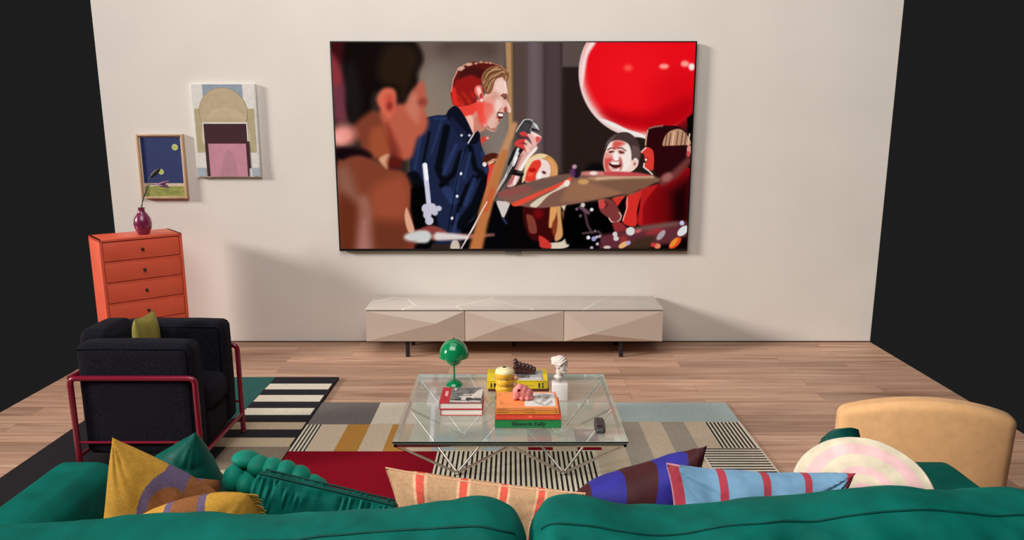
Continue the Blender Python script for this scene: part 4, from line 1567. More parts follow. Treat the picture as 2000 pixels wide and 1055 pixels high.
def book(x0, x1, y0, y1, z0, z1, cover, spine_side, label, rot=0.0, hard=True, art=None, arts=None, spine=None, group=None):
    """a lying book: cover (boards and spine), page block; art = patches on the front board"""
    c = Vector(((x0 + x1) / 2, (y0 + y1) / 2, z0))
    t = thing('book', c, label, 'book', group)
    b = .0022 if hard else .0007
    ov = .002 if hard else 0
    parts = []
    bm = B()
    box(bm, x0, x1, y0, y1, z0, z0 + b)
    box(bm, x0, x1, y0, y1, z1 - b, z1)
    if spine_side == 'front':
        box(bm, x0, x1, y0, y0 + b, z0 + b * .5, z1 - b * .5)
    else:
        box(bm, x0, x0 + b, y0, y1, z0 + b * .5, z1 - b * .5)
    parts.append(obj('cover', bm, cover, t, smooth=False))
    bm = B()
    if spine_side == 'front':
        box(bm, x0 + ov, x1 - ov, y0 + b, y1 - ov, z0 + b, z1 - b)
    else:
        box(bm, x0 + b, x1 - ov, y0 + ov, y1 - ov, z0 + b, z1 - b)
    parts.append(obj('page_block', bm, M_paper, t, smooth=False))
    if art:
        bm = B()
        for k, it in enumerate(art):
            zz = z1 + .00012 * (1 + k * .25)
            if it[0] == 'p':
                disc_flat(bm, [(x0 + (x1 - x0) * u, y0 + (y1 - y0) * v, zz) for u, v in it[2]], it[1])
                continue
            u0, u1, v0, v1, mi = it
            disc_flat(bm, [(x0 + (x1 - x0) * u0, y0 + (y1 - y0) * v0, zz), (x0 + (x1 - x0) * u1, y0 + (y1 - y0) * v0, zz), (x0 + (x1 - x0) * u1, y0 + (y1 - y0) * v1, zz), (x0 + (x1 - x0) * u0, y0 + (y1 - y0) * v1, zz)], mi)
        parts.append(obj('cover_print', bm, arts, t, smooth=False))
    if spine:
        bm = B()
        items, ms = spine
        for k, (u0, u1, v0, v1, mi) in enumerate(items):
            yy = y0 - .00015
            xa, xb = x0 + (x1 - x0) * u0, x0 + (x1 - x0) * u1
            za, zb = z0 + (z1 - z0) * v0, z0 + (z1 - z0) * v1
            disc_flat(bm, [(xa, yy, za), (xb, yy, za), (xb, yy, zb), (xa, yy, zb)], mi)
        parts.append(obj('spine_print', bm, ms, t, smooth=False))
    if rot:
        t.rotation_euler.z = rot
    return t


def oval(u, v, ru, rv, deg):
    q = math.radians(deg)
    out = []
    for k in range(20):
        a = 2 * math.pi * k / 20
        x, y = ru * math.cos(a), rv * math.sin(a)
        out.append((u + x * math.cos(q) - y * math.sin(q) * .7, v + x * math.sin(q) + y * math.cos(q)))
    return out


def photo_mat(name, a, b, scale, stretch=(1, 1, 1)):
    return mat(name, a, rough=.5, color2=b, scale=scale, stretch=stretch)


M_redc = mat('crimson_cover', '#b3222f', rough=.5, var=.03)
M_gr = photo_mat('grey_photo', '#3f3d3d', '#8a8683', 45)
M_lt = mat('pale_photo', '#cfc5bd', rough=.5, var=.05)
M_dk = mat('dark_photo', '#3a3635', rough=.5, var=.1)
M_wh = mat('white_ink', '#e3c9c4', rough=.6)
art = [(.225, .998, .004, .997, 1), (.52, .98, .50, .56, 2), (.44, .72, .36, .44, 2), (.60, .80, .30, .42, 2), (.36, .70, .12, .20, 3),
       (.24, .96, .06, .14, 2), (.26, .95, .20, .26, 3), (.50, .66, .18, .34, 2), (.10, .13, .45, .75, 4), (.145, .16, .40, .75, 4), (.30, .34, .80, .95, 4), ('p', 2, [(.70, .36), (.97, .30), (.99, .93), (.86, .80)]), ('p', 3, [(.60, .20), (.66, .10), (.74, .20), (.74, .32), (.62, .34)]), ('p', 1, [(.74, .84), (.80, .76), (.86, .86)])]
book(-.281, -.115, -1.732, -1.562, .2555, .281, M_redc, 'left', 'red book with a grey photographic cover, on top of the left pair', art=art, arts=[M_redc, M_gr, M_lt, M_dk, M_wh])
book(-.277, -.1145, -1.733, -1.564, .2303, .2550, M_redc, 'left', 'red hardback with white page edges lying under the grey photographic book')

M_green = mat('green_cover', '#0f7a3e', rough=.5, var=.03)
M_orr = mat('vermilion_cover', '#e0452c', rough=.5, var=.03)
M_oy = mat('amber_cover', '#e08a30', rough=.5, var=.03)
M_or = mat('orange_cover', '#ee8d50', rough=.5, var=.03)
M_ink = mat('black_ink', '#16221a', rough=.6)
M_br = mat('brown_ink', '#7d4a1c', rough=.6)
gb = book(-.0635, .182, -1.850, -1.672, .2303, .2605, M_green, 'front', 'thick green book with black spine lettering at the bottom of the stack')
bm = text_bm('Ellsworth Kelly', .0205, (.0605, -1.8503, .2452), (1, 0, 0), (0, 0, 1), bold=.0003, wide=1.0)
obj('spine_title', bm, M_ink, gb, smooth=False)
M_yw = mat('pale_orange_ink', '#f7b49c', rough=.6)
book(-.0605, .1815, -1.848, -1.676, .2610, .2825, M_orr, 'front', 'vermilion red book lying directly on the green book',
     spine=([(.25 + .02 * i, .262 + .02 * i, .30, .42, 0) for i in range(11)] + [(.50, .56, .35, .75, 0), (.62, .9, .55, .66, 0)], [mat('faint_ink', '#ee6a50')]))
book(-.0585, .1735, -1.848, -1.682, .2830, .2975, M_oy, 'front', 'amber paperback lying between the red and the orange-topped book', hard=False,
     spine=([(.015 + .022 * i, .031 + .022 * i, .40, .60, 0) for i in range(9)] + [(.46 + .02 * i, .474 + .02 * i, .40, .62, 0) for i in range(8)] + [(.945, .965, .35, .65, 1)], [M_br, M_ink]))
wht = mat('white_print', '#dcd8d2', rough=.5, var=.03)
gry = photo_mat('grey_figure_print', '#85827e', '#cfccc6', 60)
book(-.0585, .1710, -1.849, -1.684, .2980, .3080, M_or, 'front', 'orange paperback with a white picture panel, topmost of the orange and green stack', hard=False,
     art=[(.46, .965, .10, .93, 1), ('p', 2, oval(.74, .70, .20, .10, 25)), ('p', 2, oval(.80, .50, .05, .22, -30)), ('p', 2, oval(.70, .28, .045, .20, 40)), ('p', 2, oval(.86, .28, .04, .18, -25)), ('p', 2, oval(.74, .86, .12, .035, 0)), (.07, .078, .20, .42, 3), (.10, .106, .20, .36, 3), (.05, .056, .72, .9, 3)], arts=[M_or, wht, gry, M_br],
     spine=([(.015 + .022 * i, .031 + .022 * i, .35, .6, 0) for i in range(8)] + [(.46 + .02 * i, .474 + .02 * i, .35, .6, 0) for i in range(8)] + [(.945, .96, .3, .7, 1)], [M_br, M_ink]))

M_yel = mat('yellow_cover', '#e3c51e', rough=.45, var=.03)
M_maroon = mat('maroon_cover', '#5a1a17', rough=.5, var=.05)
book(-.100, .156, -1.474, -1.318, .2303, .2418, M_maroon, 'front', 'thin maroon book under the yellow book', hard=False)
book(-.106, .151, -1.476, -1.322, .2423, .2765, M_yel, 'front', 'thick yellow book with a grey cover picture beneath the dark brown sculpture',
     art=[(.13, .93, .06, .93, 1), (.55, .90, .07, .30, 2), (.15, .5, .5, .8, 2), (.45, .70, .25, .5, 3)], arts=[M_yel, photo_mat('silver_photo', '#8f8c8a', '#b9b6b3', 50), photo_mat('pale_photo_print', '#b5b2ae', '#d8d4ce', 90), M_gr],
     spine=([(.062, .086, .15, .72, 0), (.115, .15, .15, .72, 0), (.845, .872, .12, .75, 0), (.905, .93, .12, .45, 0), (.90, .93, .52, .75, 0)] + [(.62 + .018 * i, .632 + .018 * i, .33, .5, 1) for i in range(9)], [M_ink, mat('olive_ink', '#a2891a')]))


# ---------------------------------------------------------------- small sculptures on the table
def ring_vase():
    x, y = -.030, -1.563
    t = thing('ring_vase', (x, y, TZ), 'glossy yellow ceramic vase of stacked rounded rings behind the orange book', 'vase')
    Mv = mat('yellow_glaze', '#e2a92b', rough=.12, var=.12, scale=26, coat=.7)
    Mw = mat('cream_glaze', '#e6d7a4', rough=.12, var=.08, scale=26, coat=.7)
    Mi = mat('dark_vase_mouth', '#2a2116', rough=.6)
    bm = B()
    prof = [(.001, 0), (.030, 0)]
    zc = [.019, .049, .079, .111]
    rad = [.0385, .0385, .0385, .0400]
    hh = [.019, .0165, .0165, .022]
    for c, r, h in zip(zc, rad, hh):
        for a in np.linspace(-1.25, 1.25, 9):
            prof.append((r - .012 + .012 * math.cos(a) * 1.0 + .0 * a, c + h * math.sin(a)))
    prof += [(.020, .136), (.0125, .1395), (.0095, .139), (.0085, .134), (.008, .12), (.001, .118)]
    nrow = len(prof)
    lathe(bm, prof, (x, y, TZ), 40, mi=lambda i: 2 if i >= nrow - 4 else (1 if i >= 2 + 27 + 5 else 0))
    obj('body', bm, [Mv, Mw, Mi], t)
    bm = B()
    for dz, dx in ((.093, .044), (.066, .040)):
        ell(bm, (x + dx, y - .006, TZ + dz), (.012, .012, .011), seg=16)
    obj('side_knob', bm, mat('peach_glaze', '#dda27a', rough=.18, coat=.5), t, label='small rounded peach knobs on the vase side')


ring_vase()

# brown toothed sculpture: a slab with knuckle-like knobs on its sloping top
bm = B()
by = -1.385
zb = .2768
for (x, z, rx, rz) in ((.020, zb + .020, .018, .026), (.018, zb + .044, .0135, .020), (.038, zb + .018, .020, .024), (.058, zb + .016, .020, .022), (.078, zb + .014, .019, .019), (.090, zb + .014, .014, .016)):
    ell(bm, (x, by, z), (rx, .017, rz), seg=18)
for (x, z, r) in ((.015, zb + .056, .0115), (.033, zb + .043, .0105), (.050, zb + .038, .0105), (.066, zb + .034, .0105), (.081, zb + .029, .010), (.095, zb + .022, .0095)):
    for dy in (-.009, .006):
        ell(bm, (x, by + dy, z), (r, r * .9, r), seg=16)
for v in bm.verts:
    v.co.z = max(v.co.z, zb)
bm = blend(bm, .0014, 4)
o = obj('comb_sculpture', bm, mat('dark_brown_glaze', '#3a1613', rough=.18, var=.06, coat=.6))
recenter(o)
tag(o, 'dark brown glazed sculpture with a knobbly sloping crest on the yellow book', 'sculpture')

# pink blob sculpture with a hole and stubby feet
bm = B()
py, pz = -1.765, .3083
for (x, y, z, rx, ry, rz) in ((.022, 0, .028, .021, .020, .027), (.030, 0, .044, .019, .018, .019), (.044, .0, .036, .021, .019, .022), (.060, 0, .026, .021, .019, .022), (.042, 0, .024, .030, .019, .018),
                              (.012, -.006, .010, .011, .012, .011), (.038, -.010, .009, .0105, .012, .0105), (.058, -.010, .009, .0105, .012, .0105), (.073, -.003, .011, .010, .012, .012), (.030, .01, .008, .012, .010, .01), (.060, .01, .008, .012, .010, .01)):
    ell(bm, (x, py + y, pz + z), (rx, ry, rz), seg=18)
bm = blend(bm, .0016, 9)
hc = Vector((.027, 0, .040))
for v in bm.verts:
    p = v.co - Vector((0, py, pz))
    d = math.hypot(p.x - hc.x, (p.z - hc.z))
    if d < .0065 and p.y < 0:
        v.co.y += (.020 * (1 - (d / .0065) ** 2) ** .5)
    v.co.z = max(v.co.z, pz)
o = obj('blob_sculpture', bm, mat('matte_pink_clay', '#d37a74', rough=.55, var=.05, scale=50))
recenter(o)
tag(o, 'small matte pink lumpy sculpture with a hole on the orange paperback', 'sculpture')


def bust():
    x, y = .1965, -1.545
    t = thing('bust_sculpture', (x, y, TZ), 'small white plaster head with a hair bun on a white cube', 'sculpture')
    Mp = mat('grey_white_plaster', '#cfc2ba', rough=.7, var=.06, scale=80, bump=.1, bscale=600)
    Mw = mat('white_block', '#ddd6d2', rough=.6, var=.02)
    bm = B()
    box(bm, x - .0325, x + .0305, y - .030, y + .030, TZ, TZ + .066, 0, .0012)
    obj('plinth', bm, Mw, t)
    bm = B()
    tube(bm, [(x, y, TZ + .064), (x, y, TZ + .082)], .0022, 10)
    obj('pin', bm, mat('steel_pin', '#a39b95', rough=.3, metal=1), t)
    bm = B()
    # yaw the head to its right; build facing +X locally
    def E(c, r, pitch=0):
        ell(bm, c, r, Matrix.Rotation(pitch, 3, 'Y'), 18)
    E((0, 0, .150), (.0285, .0245, .0300))           # skull
    E((.010, 0, .133), (.0190, .0185, .0250), .10)   # face
    E((.016, 0, .117), (.0115, .0120, .0100))        # jaw
    E((.0285, 0, .134), (.0048, .0034, .0085), -.35) # nose
    E((.0275, 0, .1245), (.0035, .0055, .0025))      # mouth
    E((.0245, 0, .115), (.0055, .0060, .0055))       # chin
    E((.022, .0085, .1415), (.0050, .0070, .0030))   # brows
    E((.022, -.0085, .1415), (.0050, .0070, .0030))
    E((.002, .0215, .135), (.0045, .003, .0075))     # ears
    E((.002, -.0215, .135), (.0045, .003, .0075))
    E((-.006, 0, .108), (.0140, .0140, .0250), -.12) # neck
    E((-.008, 0, .090), (.0200, .0200, .0085))
    E((-.006, 0, .0835), (.0135, .0170, .0050))
    # wavy hair ridges and the bun
    for k in range(7):
        a = -1.15 + k * .38
        for s in (-1, 1):
            for j in range(7):
                q = j / 6 * 1.45
                r = .0285
                cx = math.sin(a) * r * .98 * math.cos(q * .55)
                E((cx - .004 * q, s * math.sin(q) * .0235, .152 + math.cos(a) * .0265 * math.cos(q) - .004 * q), (.0046, .0055, .0046))
    E((-.034, 0, .156), (.0125, .0120, .0115))
    E((-.040, .003, .160), (.0080, .0090, .0080))
    E((-.026, 0, .165), (.0090, .0100, .0090))
    bm = blend(bm, .00125, 1)
    R = Matrix.Translation((x + .002, y, TZ)) @ Matrix.Rotation(math.radians(-38), 4, 'Z')
    bm.transform(R)
    obj('head', bm, Mp, t)


bust()


def remote():
    c = Vector((.3245, -1.848, TZ))
    t = thing('remote_control', c, 'black rounded remote control lying near the table corner', 'remote control')
    Mb = mat('black_remote_plastic', '#343233', rough=.45, var=.05)
    Md = mat('glossy_black_wheel', '#060606', rough=.15)
    bm = B()
    roundbox(bm, -.0175, .0175, -.060, .060, .0004, .018, .0085, n=8, puff=(.003, 0, .003))
    R = Matrix.Translation(c) @ Matrix.Rotation(math.radians(-4), 4, 'Z')
    bm.transform(R)
    obj('shell', bm, Mb, t)
    for (x, y, r, m) in ((-.006, .032, .0055, Md), (.0045, .014, .0035, Md), (-.006, .014, .0035, Md), (0, -.032, .0125, Md), (.006, .034, .0028, mat('grey_button', '#77716f')), (0, -.004, .004, Md)):
        bm = B()
        ell(bm, (x, y, .0192), (r, r, .0016), seg=14)
        bm.transform(R)
        obj('button', bm, m, t)


remote()


# ---------------------------------------------------------------- sofa
M_vel = mat('emerald_velvet', '#005a4f', rough=.7, var=.10, scale=14, bump=.05, bscale=900, sheen=.04, sheen_tint='#10a090', spec=.10)
M_veld = velvet('deep_green_velvet', '#00413a', '#1f7a6c')


def smooth_lerp(tab, x):
    if x <= tab[0][0]:
        return tab[0][1]
    for (a, p), (b, q) in zip(tab, tab[1:]):
        if x <= b:
            s = (x - a) / (b - a)
            s = s * s * (3 - 2 * s)
            return p + (q - p) * s
    return tab[-1][1]


def back_cushion(x0, x1, tops, seed):
    """plump back cushion: rounded section swept along x, puckered towards its ends"""
    bm = B()
    n, m = 200, 72
    rings = []
    z0 = .238
    for i in range(n + 1):
        u = i / n
        x = x0 + (x1 - x0) * u
        e = min(u, 1 - u) * (x1 - x0)
        rr = .085
        k = 1.0 if e >= rr else math.sqrt(max(0.0, 1 - ((rr - e) / rr) ** 2))
        zt = smooth_lerp(tops, x)
        hz = (zt - z0) / 2
        zc = z0 + hz
        ring = []
        for j in range(m):
            a = 2 * math.pi * j / m
            ca, sa = math.cos(a), math.sin(a)
            p = 0.72
            yy = math.copysign(abs(ca) ** p, ca) * .128 * (.35 + .65 * k)
            zz = math.copysign(abs(sa) ** p, sa) * hz * (.80 + .20 * k)
            P = Vector((x, -3.085 + yy, zc + zz))
            # drapes: folds that run over the top, stronger towards the ends, and long dents
            back = max(0.0, min(1.0, (-ca + .25) / .6)) * max(0.0, min(1.0, (.97 - sa) / .25))
            ph = x * 30 + 5 * noise.noise(Vector((x * 3.3, yy * 4 + seed, seed))) + zz * 14
            f = (math.sin(ph) * .009 + math.sin(ph * 2.3 + 1) * .004) * (.35 + 1.1 * max(0, noise.noise(Vector((x * 2.7, seed, 2))) + .35)) * back
            f += math.sin(x * 60 + yy * 30) * .005 * math.exp(-e / .06) * (.3 + .7 * back)
            w = noise.noise(Vector((x * 5 + seed, yy * 9, zz * 9))) * .012 + noise.noise(Vector((x * 15 + yy * 25 + seed, yy * 12, zz * 16))) * .005
            nn = Vector((0, ca, sa))
            P += nn * (f + w) * (0.3 + .7 * k)
            ring.append(bm.verts.new(P))
        rings.append(ring)
    for i in range(n):
        for j in range(m):
            bm.faces.new((rings[i][j], rings[i][(j + 1) % m], rings[i + 1][(j + 1) % m], rings[i + 1][j]))
    bm.faces.new(rings[0])
    bm.faces.new(rings[-1][::-1])
    bmesh.ops.recalc_face_normals(bm, faces=bm.faces)
    seam = []
    for i in range(4, n - 3):
        q = rings[i][int(m * .305)]
        seam.append(q.co + Vector((0, -.0005, .0005)))
    return bm, seam


SX0, SX1 = -1.13, 1.085
def sofa():
    t = thing('sofa', (-.06, -2.85, 0), 'long emerald green velvet sofa seen from behind at the bottom', 'sofa')
    bm = B()
    roundbox(bm, SX0 - .02, SX1 + .02, -3.24, -2.445, .05, .125, .02, n=6)
    obj('base', bm, M_veld, t)
    for (a, b) in ((SX0, -.045), (-.040, SX1)):
        bm = B()
        roundbox(bm, a, b, -2.99, -2.43, .125, .232, .035, n=10, puff=(0, .006, .003), wr=.002)
        obj('seat_cushion', bm, M_vel, t)
    for (a, b) in ((SX0 - .17, SX0 + .002), (SX1 - .002, SX1 + .17)):
        bm = B()
        roundbox(bm, a, b, -3.24, -2.43, .05, .395, .045, n=10, puff=(.006, 0, .006), wr=.002)
        obj('arm', bm, M_vel, t)
    bm = B()
    roundbox(bm, SX0, SX1, -3.28, -3.20, .05, .46, .03, n=10)
    obj('back_frame', bm, M_veld, t)
    for (a, b, tops, s) in ((SX0 + .01, .028, [(-1.1, .535), (-.73, .556), (-.41, .574), (-.08, .597), (.0, .590), (.03, .57)], 1.3),
                            (.034, SX1 - .01, [(.03, .585), (.075, .607), (.256, .586), (.51, .607), (.72, .630), (.9, .62)], 7.7)):
        bm, seam = back_cushion(a, b, tops, s)
        c = obj('back_cushion', bm, M_vel, t)
        bm = B()
        tube(bm, seam, .0026, 6)
        obj('piping', bm, M_veld, c)
    Ml = mat('dark_sofa_foot', '#1d1713', rough=.5)
    for x in (SX0 - .1, SX1 + .1):
        for y in (-3.18, -2.50):
            bm = B()
            lathe(bm, [(0, 0), (.016, 0), (.022, .055), (0, .055)], (x, y, 0), 16)
            obj('foot', bm, Ml, t)


sofa()


# ---------------------------------------------------------------- cushions on the sofa
def cushion(bm, mats, label, piping=None, fringe=None, pr=.003, closed=True):
    zmin = min(v.co.z for v in bm.verts)
    cx = sum(v.co.x for v in bm.verts) / len(bm.verts)
    cy = sum(v.co.y for v in bm.verts) / len(bm.verts)
    t = thing('scatter_cushion', (cx, cy, zmin), label, 'cushion')
    obj('cover', bm, mats, t)
    if piping:
        b2 = B()
        tube(b2, piping[0], pr, 8, closed=closed)
        obj('piping', b2, piping[1], t)
    if fringe:
        b2 = fringe[0]
        obj('fringe', b2, fringe[1], t)
    return t


SZ = .243
F_peach = fabric('peach_linen', '#c99f78', var=.05)
F_coral = fabric('coral_stripe_linen', '#e4604c')
F_pale = fabric('pale_peach_linen', '#ebb994')
bands = []
for c in (.145, .345, .545, .745, .93):
    bands += [(c - .032, c + .032, 2), (c - .018, c + .018, 1)]
bm, seam = pillow((-.262, -2.76, SZ + .01), (.150, -2.76, SZ + .005), (.172, -2.795, .478), (-.294, -2.795, .543), .11, bands, n=80, bow=.03, slant=.10, wr=.006, wf=13, fold=(.003, 9, 1.2))
cushion(bm, [F_peach, F_coral, F_pale], 'peach linen cushion with coral vertical stripes, centre of the sofa', piping=(seam, F_pale), pr=.0022)

F_brown = velvet('plum_brown_velvet', '#3d1a1c', '#6d4040')
F_violet = velvet('violet_blue_velvet', '#2c2980', '#7a78d8')
bands = [(.10, .30, 1), (.52, .78, 1)]
bm, seam = pillow((.150, -2.64, SZ + .005), (.455, -2.63, SZ + .005), (.487, -2.675, .543), (.150, -2.70, .425), .185, bands, n=60, bow=.025, slant=.22, wr=.006, wf=12, seed=3, power=.6, fold=(.004, 8, 1.1))
cushion(bm, [F_brown, F_violet], 'dark brown velvet cushion with wide violet-blue bands, behind the pale blue one')

F_blue = velvet('pale_blue_velvet', '#729ab8', '#cfe8f2')
F_rose = velvet('rose_red_velvet', '#a83c4a', '#d98a92')
F_rpipe = velvet('pink_piping_velvet', '#d992a0', '#f0c6cc')
bands = [(.0, .05, 1)] + [(c - .021, c + .021, 1) for c in (.25, .475, .705)] + [(.945, 1.0, 1)]
bm, seam = pillow((.378, -2.765, SZ + .005), (.765, -2.765, SZ + .005), (.792, -2.815, .540), (.356, -2.815, .563), .13, bands, n=120, bow=.05, slant=.10, wr=.007, wf=11, seed=9, fold=(.006, 9, .9))
cushion(bm, [F_blue, F_rose], 'pale blue velvet cushion with rose-red stripes on the right half of the sofa', piping=(seam[88:] + seam[:1], F_rpipe), pr=.003, closed=False)


# boxed emerald cushion with a gathered border, lying at a slant
def boxed_cushion():
    a, b = Vector((-.592, -2.80, .532)), Vector((-.276, -2.795, .446))
    ax = (b - a).normalized()
    yy = Vector((.0, 1, -.30)).normalized()
    zz = ax.cross(yy).normalized()
    if zz.z < 0:
        zz = -zz
    L = (b - a).length
    Hh = .235
    D = .048
    bm = B()
    n, m, q = 90, 24, 8
    roundbox(bm, 0, 1, 0, 1, 0, 1, .012, n=24)
    for v in bm.verts:
        u, d, h = v.co.x, v.co.y, v.co.z
        bul = math.sin(math.pi * min(1, max(0, u))) * math.sin(math.pi * min(1, max(0, h))) * .014
        gather = math.sin(u * 150 + 2.5 * noise.noise(Vector((u * 9, h * 3, 1)))) * .0022 + noise.noise(Vector((u * 24, h * 5, d * 2))) * .004
        y = d * D + (bul + gather * (1 if h < .985 else .3)) * (-1 if d < .5 else 1)
        z = (h - 1) * Hh + (gather * 1.1 if h > .97 and .1 < d < .95 else 0) - (.003 * (2 * d - 1) ** 2 if h > .9 else 0)
        p = a + ax * (u * L) + yy * y + zz * z
        p.z = max(p.z, SZ + .003)
        v.co = p
    edge = [a + ax * (u * L) + yy * .001 + zz * .001 for u in np.linspace(.01, .99, 40)]
    edge2 = [a + ax * (u * L) + yy * (D - .001) + zz * .001 for u in np.linspace(.01, .99, 40)]
    t = cushion(bm, [M_vel], 'boxed emerald velvet cushion with a gathered border, lying tilted beside the knotted cushion')
    b2 = B()
    tube(b2, edge, .0026, 6)
    tube(b2, edge2, .0026, 6)
    obj('piping', b2, M_veld, t)


boxed_cushion()


# knotted cushion: thick velvet roll plaited back and forth
def knot_cushion():
    bm = B()
    def ball(c, rx, ry, rz, roll=0.0):
        ell(bm, c, (rx, ry, rz), Matrix.Rotation(roll, 3, 'Y'), 28)
    # crest row of plump turns
    ball((-.680, -2.636, .487), .037, .032, .021, .12)
    for x, z, r in ((-.645, .474, .0290), (-.611, .468, .0285), (-.577, .460, .0290), (-.543, .446, .0295), (-.512, .421, .0290)):
        ball((x, -2.648, z), r, .036, r * .86, .62)
    # near row
    ball((-.702, -2.668, .448), .0265, .034, .037, -.12)
    for x, z, r in ((-.664, .444, .0270), (-.634, .434, .0265), (-.604, .418, .0260), (-.572, .402, .0255), (-.540, .388, .0255)):
        ball((x, -2.688, z), r * .86, .034, r * 1.05, -.25)
    # inner core, far row and the turns underneath
    tube(bm, [(-.690, -2.645, .440), (-.640, -2.650, .440), (-.580, -2.650, .420), (-.515, -2.645, .385)], [.030, .032, .032, .026], 14)
    for i in range(6):
        ball((-.690 + i * .036, -2.612, .452 - i * .011), .028, .030, .025, .5)
        ball((-.700 + i * .040, -2.668, .384 - i * .006), .030, .040, .034, -.3)
        ball((-.700 + i * .040, -2.640, .335), .032, .050, .034, .2)
        ball((-.700 + i * .040, -2.642, .280), .034, .052, .038, -.2)
    for v in bm.verts:
        v.co.z = max(v.co.z, SZ)
    Mk = velvet('sea_green_velvet', '#0a7460', '#8fdcc4')
    zmin = min(v.co.z for v in bm.verts)
    o = obj('knotted_cushion', bm, Mk)
    recenter(o)
    tag(o, 'sea-green velvet cushion knotted from thick plaited rolls at the left of the sofa', 'cushion')


knot_cushion()

bm, seam = pillow((-.995, -2.52, SZ + .002), (-.745, -2.52, SZ + .002), (-.838, -2.565, .530), (-.985, -2.565, .440), .14, n=64, bow=.0, power=.55, wr=.006, wf=16, seed=5, fold=(.016, 12, .35))
cushion(bm, [velvet('forest_teal_velvet', '#034a40', '#2f9c80')], 'plain dark emerald cushion with a pointed corner at the far left of the sofa')

F_must = fabric('mustard_linen', '#b98a35', var=.06)
F_rust = fabric('brown_linen', '#84532f', var=.08)
F_lav = fabric('lavender_linen', '#62536e', var=.06)
bands = [(.0, .30, 1), (.30, .42, 2), (.42, .47, 0), (.47, 1.0, 1)]


def vfn(u, v, mi):
    # curved bands: mustard shoulder, lavender arc, brown body
    d = math.hypot((u - .66) * .255, (v - .64) * .2)
    if u > .73 or v < .45 and u > .5:
        return 1
    return 1 if d < .060 else (2 if d < .080 else 0)


bm, seam = pillow((-1.03, -2.74, SZ), (-.735, -2.72, SZ + .004), (-.715, -2.745, .455), (-.935, -2.775, .610), .115, (), n=130, bow=.01, wr=.006, seed=2, vfn=vfn)
cushion(bm, [F_must, F_rust, F_lav], 'brown linen cushion with a mustard shoulder and lavender arc at the far left')

bands = [(.0, .30, 0), (.30, .37, 2), (.37, .61, 1), (.61, .675, 2), (.675, 1.0, 0)]
bm, seam = pillow((-.86, -2.835, SZ + .022), (-.560, -2.825, SZ + .022), (-.588, -2.868, .518), (-.835, -2.885, .472), .125, bands, n=60, bow=-.06, wr=.005, slant=-.10, seed=4, power=.6)
fr = B()
rnd = random.Random(5)
for k in range(36, 60):
    for h in (0, .5):
        base = seam[k].lerp(seam[k + 1], h)
        q = base + Vector((.016 + rnd.uniform(-.004, .004), rnd.uniform(-.004, .004), -.004 + rnd.uniform(-.004, .004)))
        tube(fr, [base - Vector((.002, 0, 0)), base.lerp(q, .5) + Vector((0, 0, rnd.uniform(0, .003))), q], [.0022, .0018, .0008], 6)
cushion(bm, [F_must, F_rust, F_lav], 'mustard linen cushion with brown and lavender bands and a fringed edge, nearest the viewer', fringe=(fr, F_must))

bands = [(.60, .72, 2), (.0, .60, 0)]
bm, seam = pillow((-.90, -2.64, SZ + .003), (-.735, -2.64, SZ + .003), (-.740, -2.67, .447), (-.89, -2.67, .468), .05, bands, n=40, bow=.01, wr=.004, seed=8)
cushion(bm, [F_rust, F_rust, F_lav], 'brown linen cushion with one lavender band, between the fringed cushion and the dark emerald one')


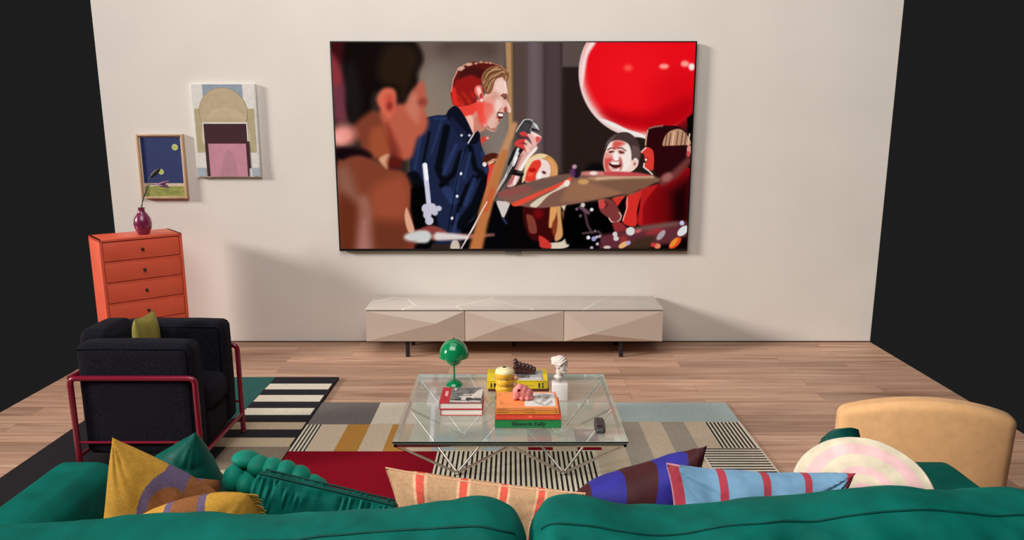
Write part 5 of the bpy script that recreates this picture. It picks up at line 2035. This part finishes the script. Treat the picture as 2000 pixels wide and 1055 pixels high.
def disc_cushion():
    Mc = velvet('cream_velvet', '#d0c3ab', '#f2e8d2')
    Mp = velvet('blush_pink_velvet', '#dcb3b2', '#f6d4dc')
    R = .170
    T = .034
    prof = []
    tags = []
    rr = [0, .08, .14, .20, .28, .36, .42, .48, .56, .63, .70, .76, .82, .88]
    for q in rr:
        prof.append((R * q, T * (1 - .35 * q ** 3)))
    for a in np.linspace(.55, math.pi - .55, 10):
        prof.append((R * .88 + R * .12 * math.sin(a) * 1.0, T * .76 * math.cos(a) / math.cos(.55)))
    for q in rr[::-1]:
        prof.append((R * q, -T * (1 - .35 * q ** 3)))
    prof = [(r, z if z > 0 else z * 3.0) for r, z in prof]

    def band(i):
        q = prof[i][0] / R
        if .20 <= q < .42:
            return 1 if q >= .27 else 0
        if .62 <= q < .81:
            return 1
        return 1 if q < .13 else 0
    bm = B()
    lathe(bm, prof, (0, 0, 0), 72, mi=band)
    nrm = Vector((-.197, -.539, .819)).normalized()
    M = nrm.to_track_quat('Z', 'Y').to_matrix().to_4x4()
    M.translation = Vector((.88, -2.69, .408))
    bm.transform(M)
    for v in bm.verts:
        v.co += Vector((0, 0, 1)) * noise.noise(v.co * 12) * .003
        v.co.z = max(v.co.z, SZ)
    o = obj('round_cushion', bm, [Mc, Mp])
    recenter(o)
    tag(o, 'round cushion with concentric pink and cream rings at the right end of the sofa', 'cushion')


disc_cushion()
bm, seam = pillow((.78, -2.545, SZ + .02), (.975, -2.50, SZ + .02), (.935, -2.53, .522), (.835, -2.56, .512), .11, n=40, bow=-.05, power=.6, wr=.006, wf=18, seed=11)
cushion(bm, [M_veld], 'dark green velvet cushion mostly hidden behind the round ringed cushion')


# ---------------------------------------------------------------- orange lounge chair on the right
def lounge():
    Mo = mat('apricot_upholstery', '#cc9c6a', rough=.8, var=.03, scale=30, bump=.15, bscale=500, sheen=.1)
    ax = Vector((.970, -.243, 0))
    ay = Vector((.243, .970, 0))
    o = Vector((1.083, -2.12, .012))
    t = thing('lounge_chair', o + ax * .26 + ay * .22 - Vector((0, 0, .012)), 'apricot orange upholstered lounge chair turned away, at the right edge', 'chair')
    M = Matrix((ax, ay, Vector((0, 0, 1)))).transposed().to_4x4()
    M.translation = o
    bm = B()
    roundbox(bm, 0, .52, 0, .075, .11, .385, .022, n=14, puff=(0, .012, 0))
    for v in bm.verts:
        # the top edge arches up towards the middle of the back
        f = max(0, (v.co.z - .11) / .275)
        u = v.co.x / .52
        v.co.z += f * (.21 * (u * (1 - u)) ** .9 + .02 * u)
        v.co.y -= (v.co.z - .12) * .06
        v.co.y += ((v.co.x - .26) / .26) ** 2 * .03
    bm.transform(M)
    obj('backrest', bm, Mo, t)
    bm = B()
    roundbox(bm, .07, .50, .06, .42, .11, .215, .035, n=10, puff=(0, .01, .012))
    bm.transform(M)
    obj('seat', bm, Mo, t)
    Ml = mat('dark_wood_leg', '#3b2618', rough=.5, stretch=(1, 1, .1))
    for (x, y) in ((.10, .06), (.46, .06), (.12, .38), (.45, .38)):
        bm = B()
        tube(bm, [(x, y, -.012), (x, y, .125)], [.009, .014], 12)
        bm.transform(M)
        obj('leg', bm, Ml, t)


lounge()
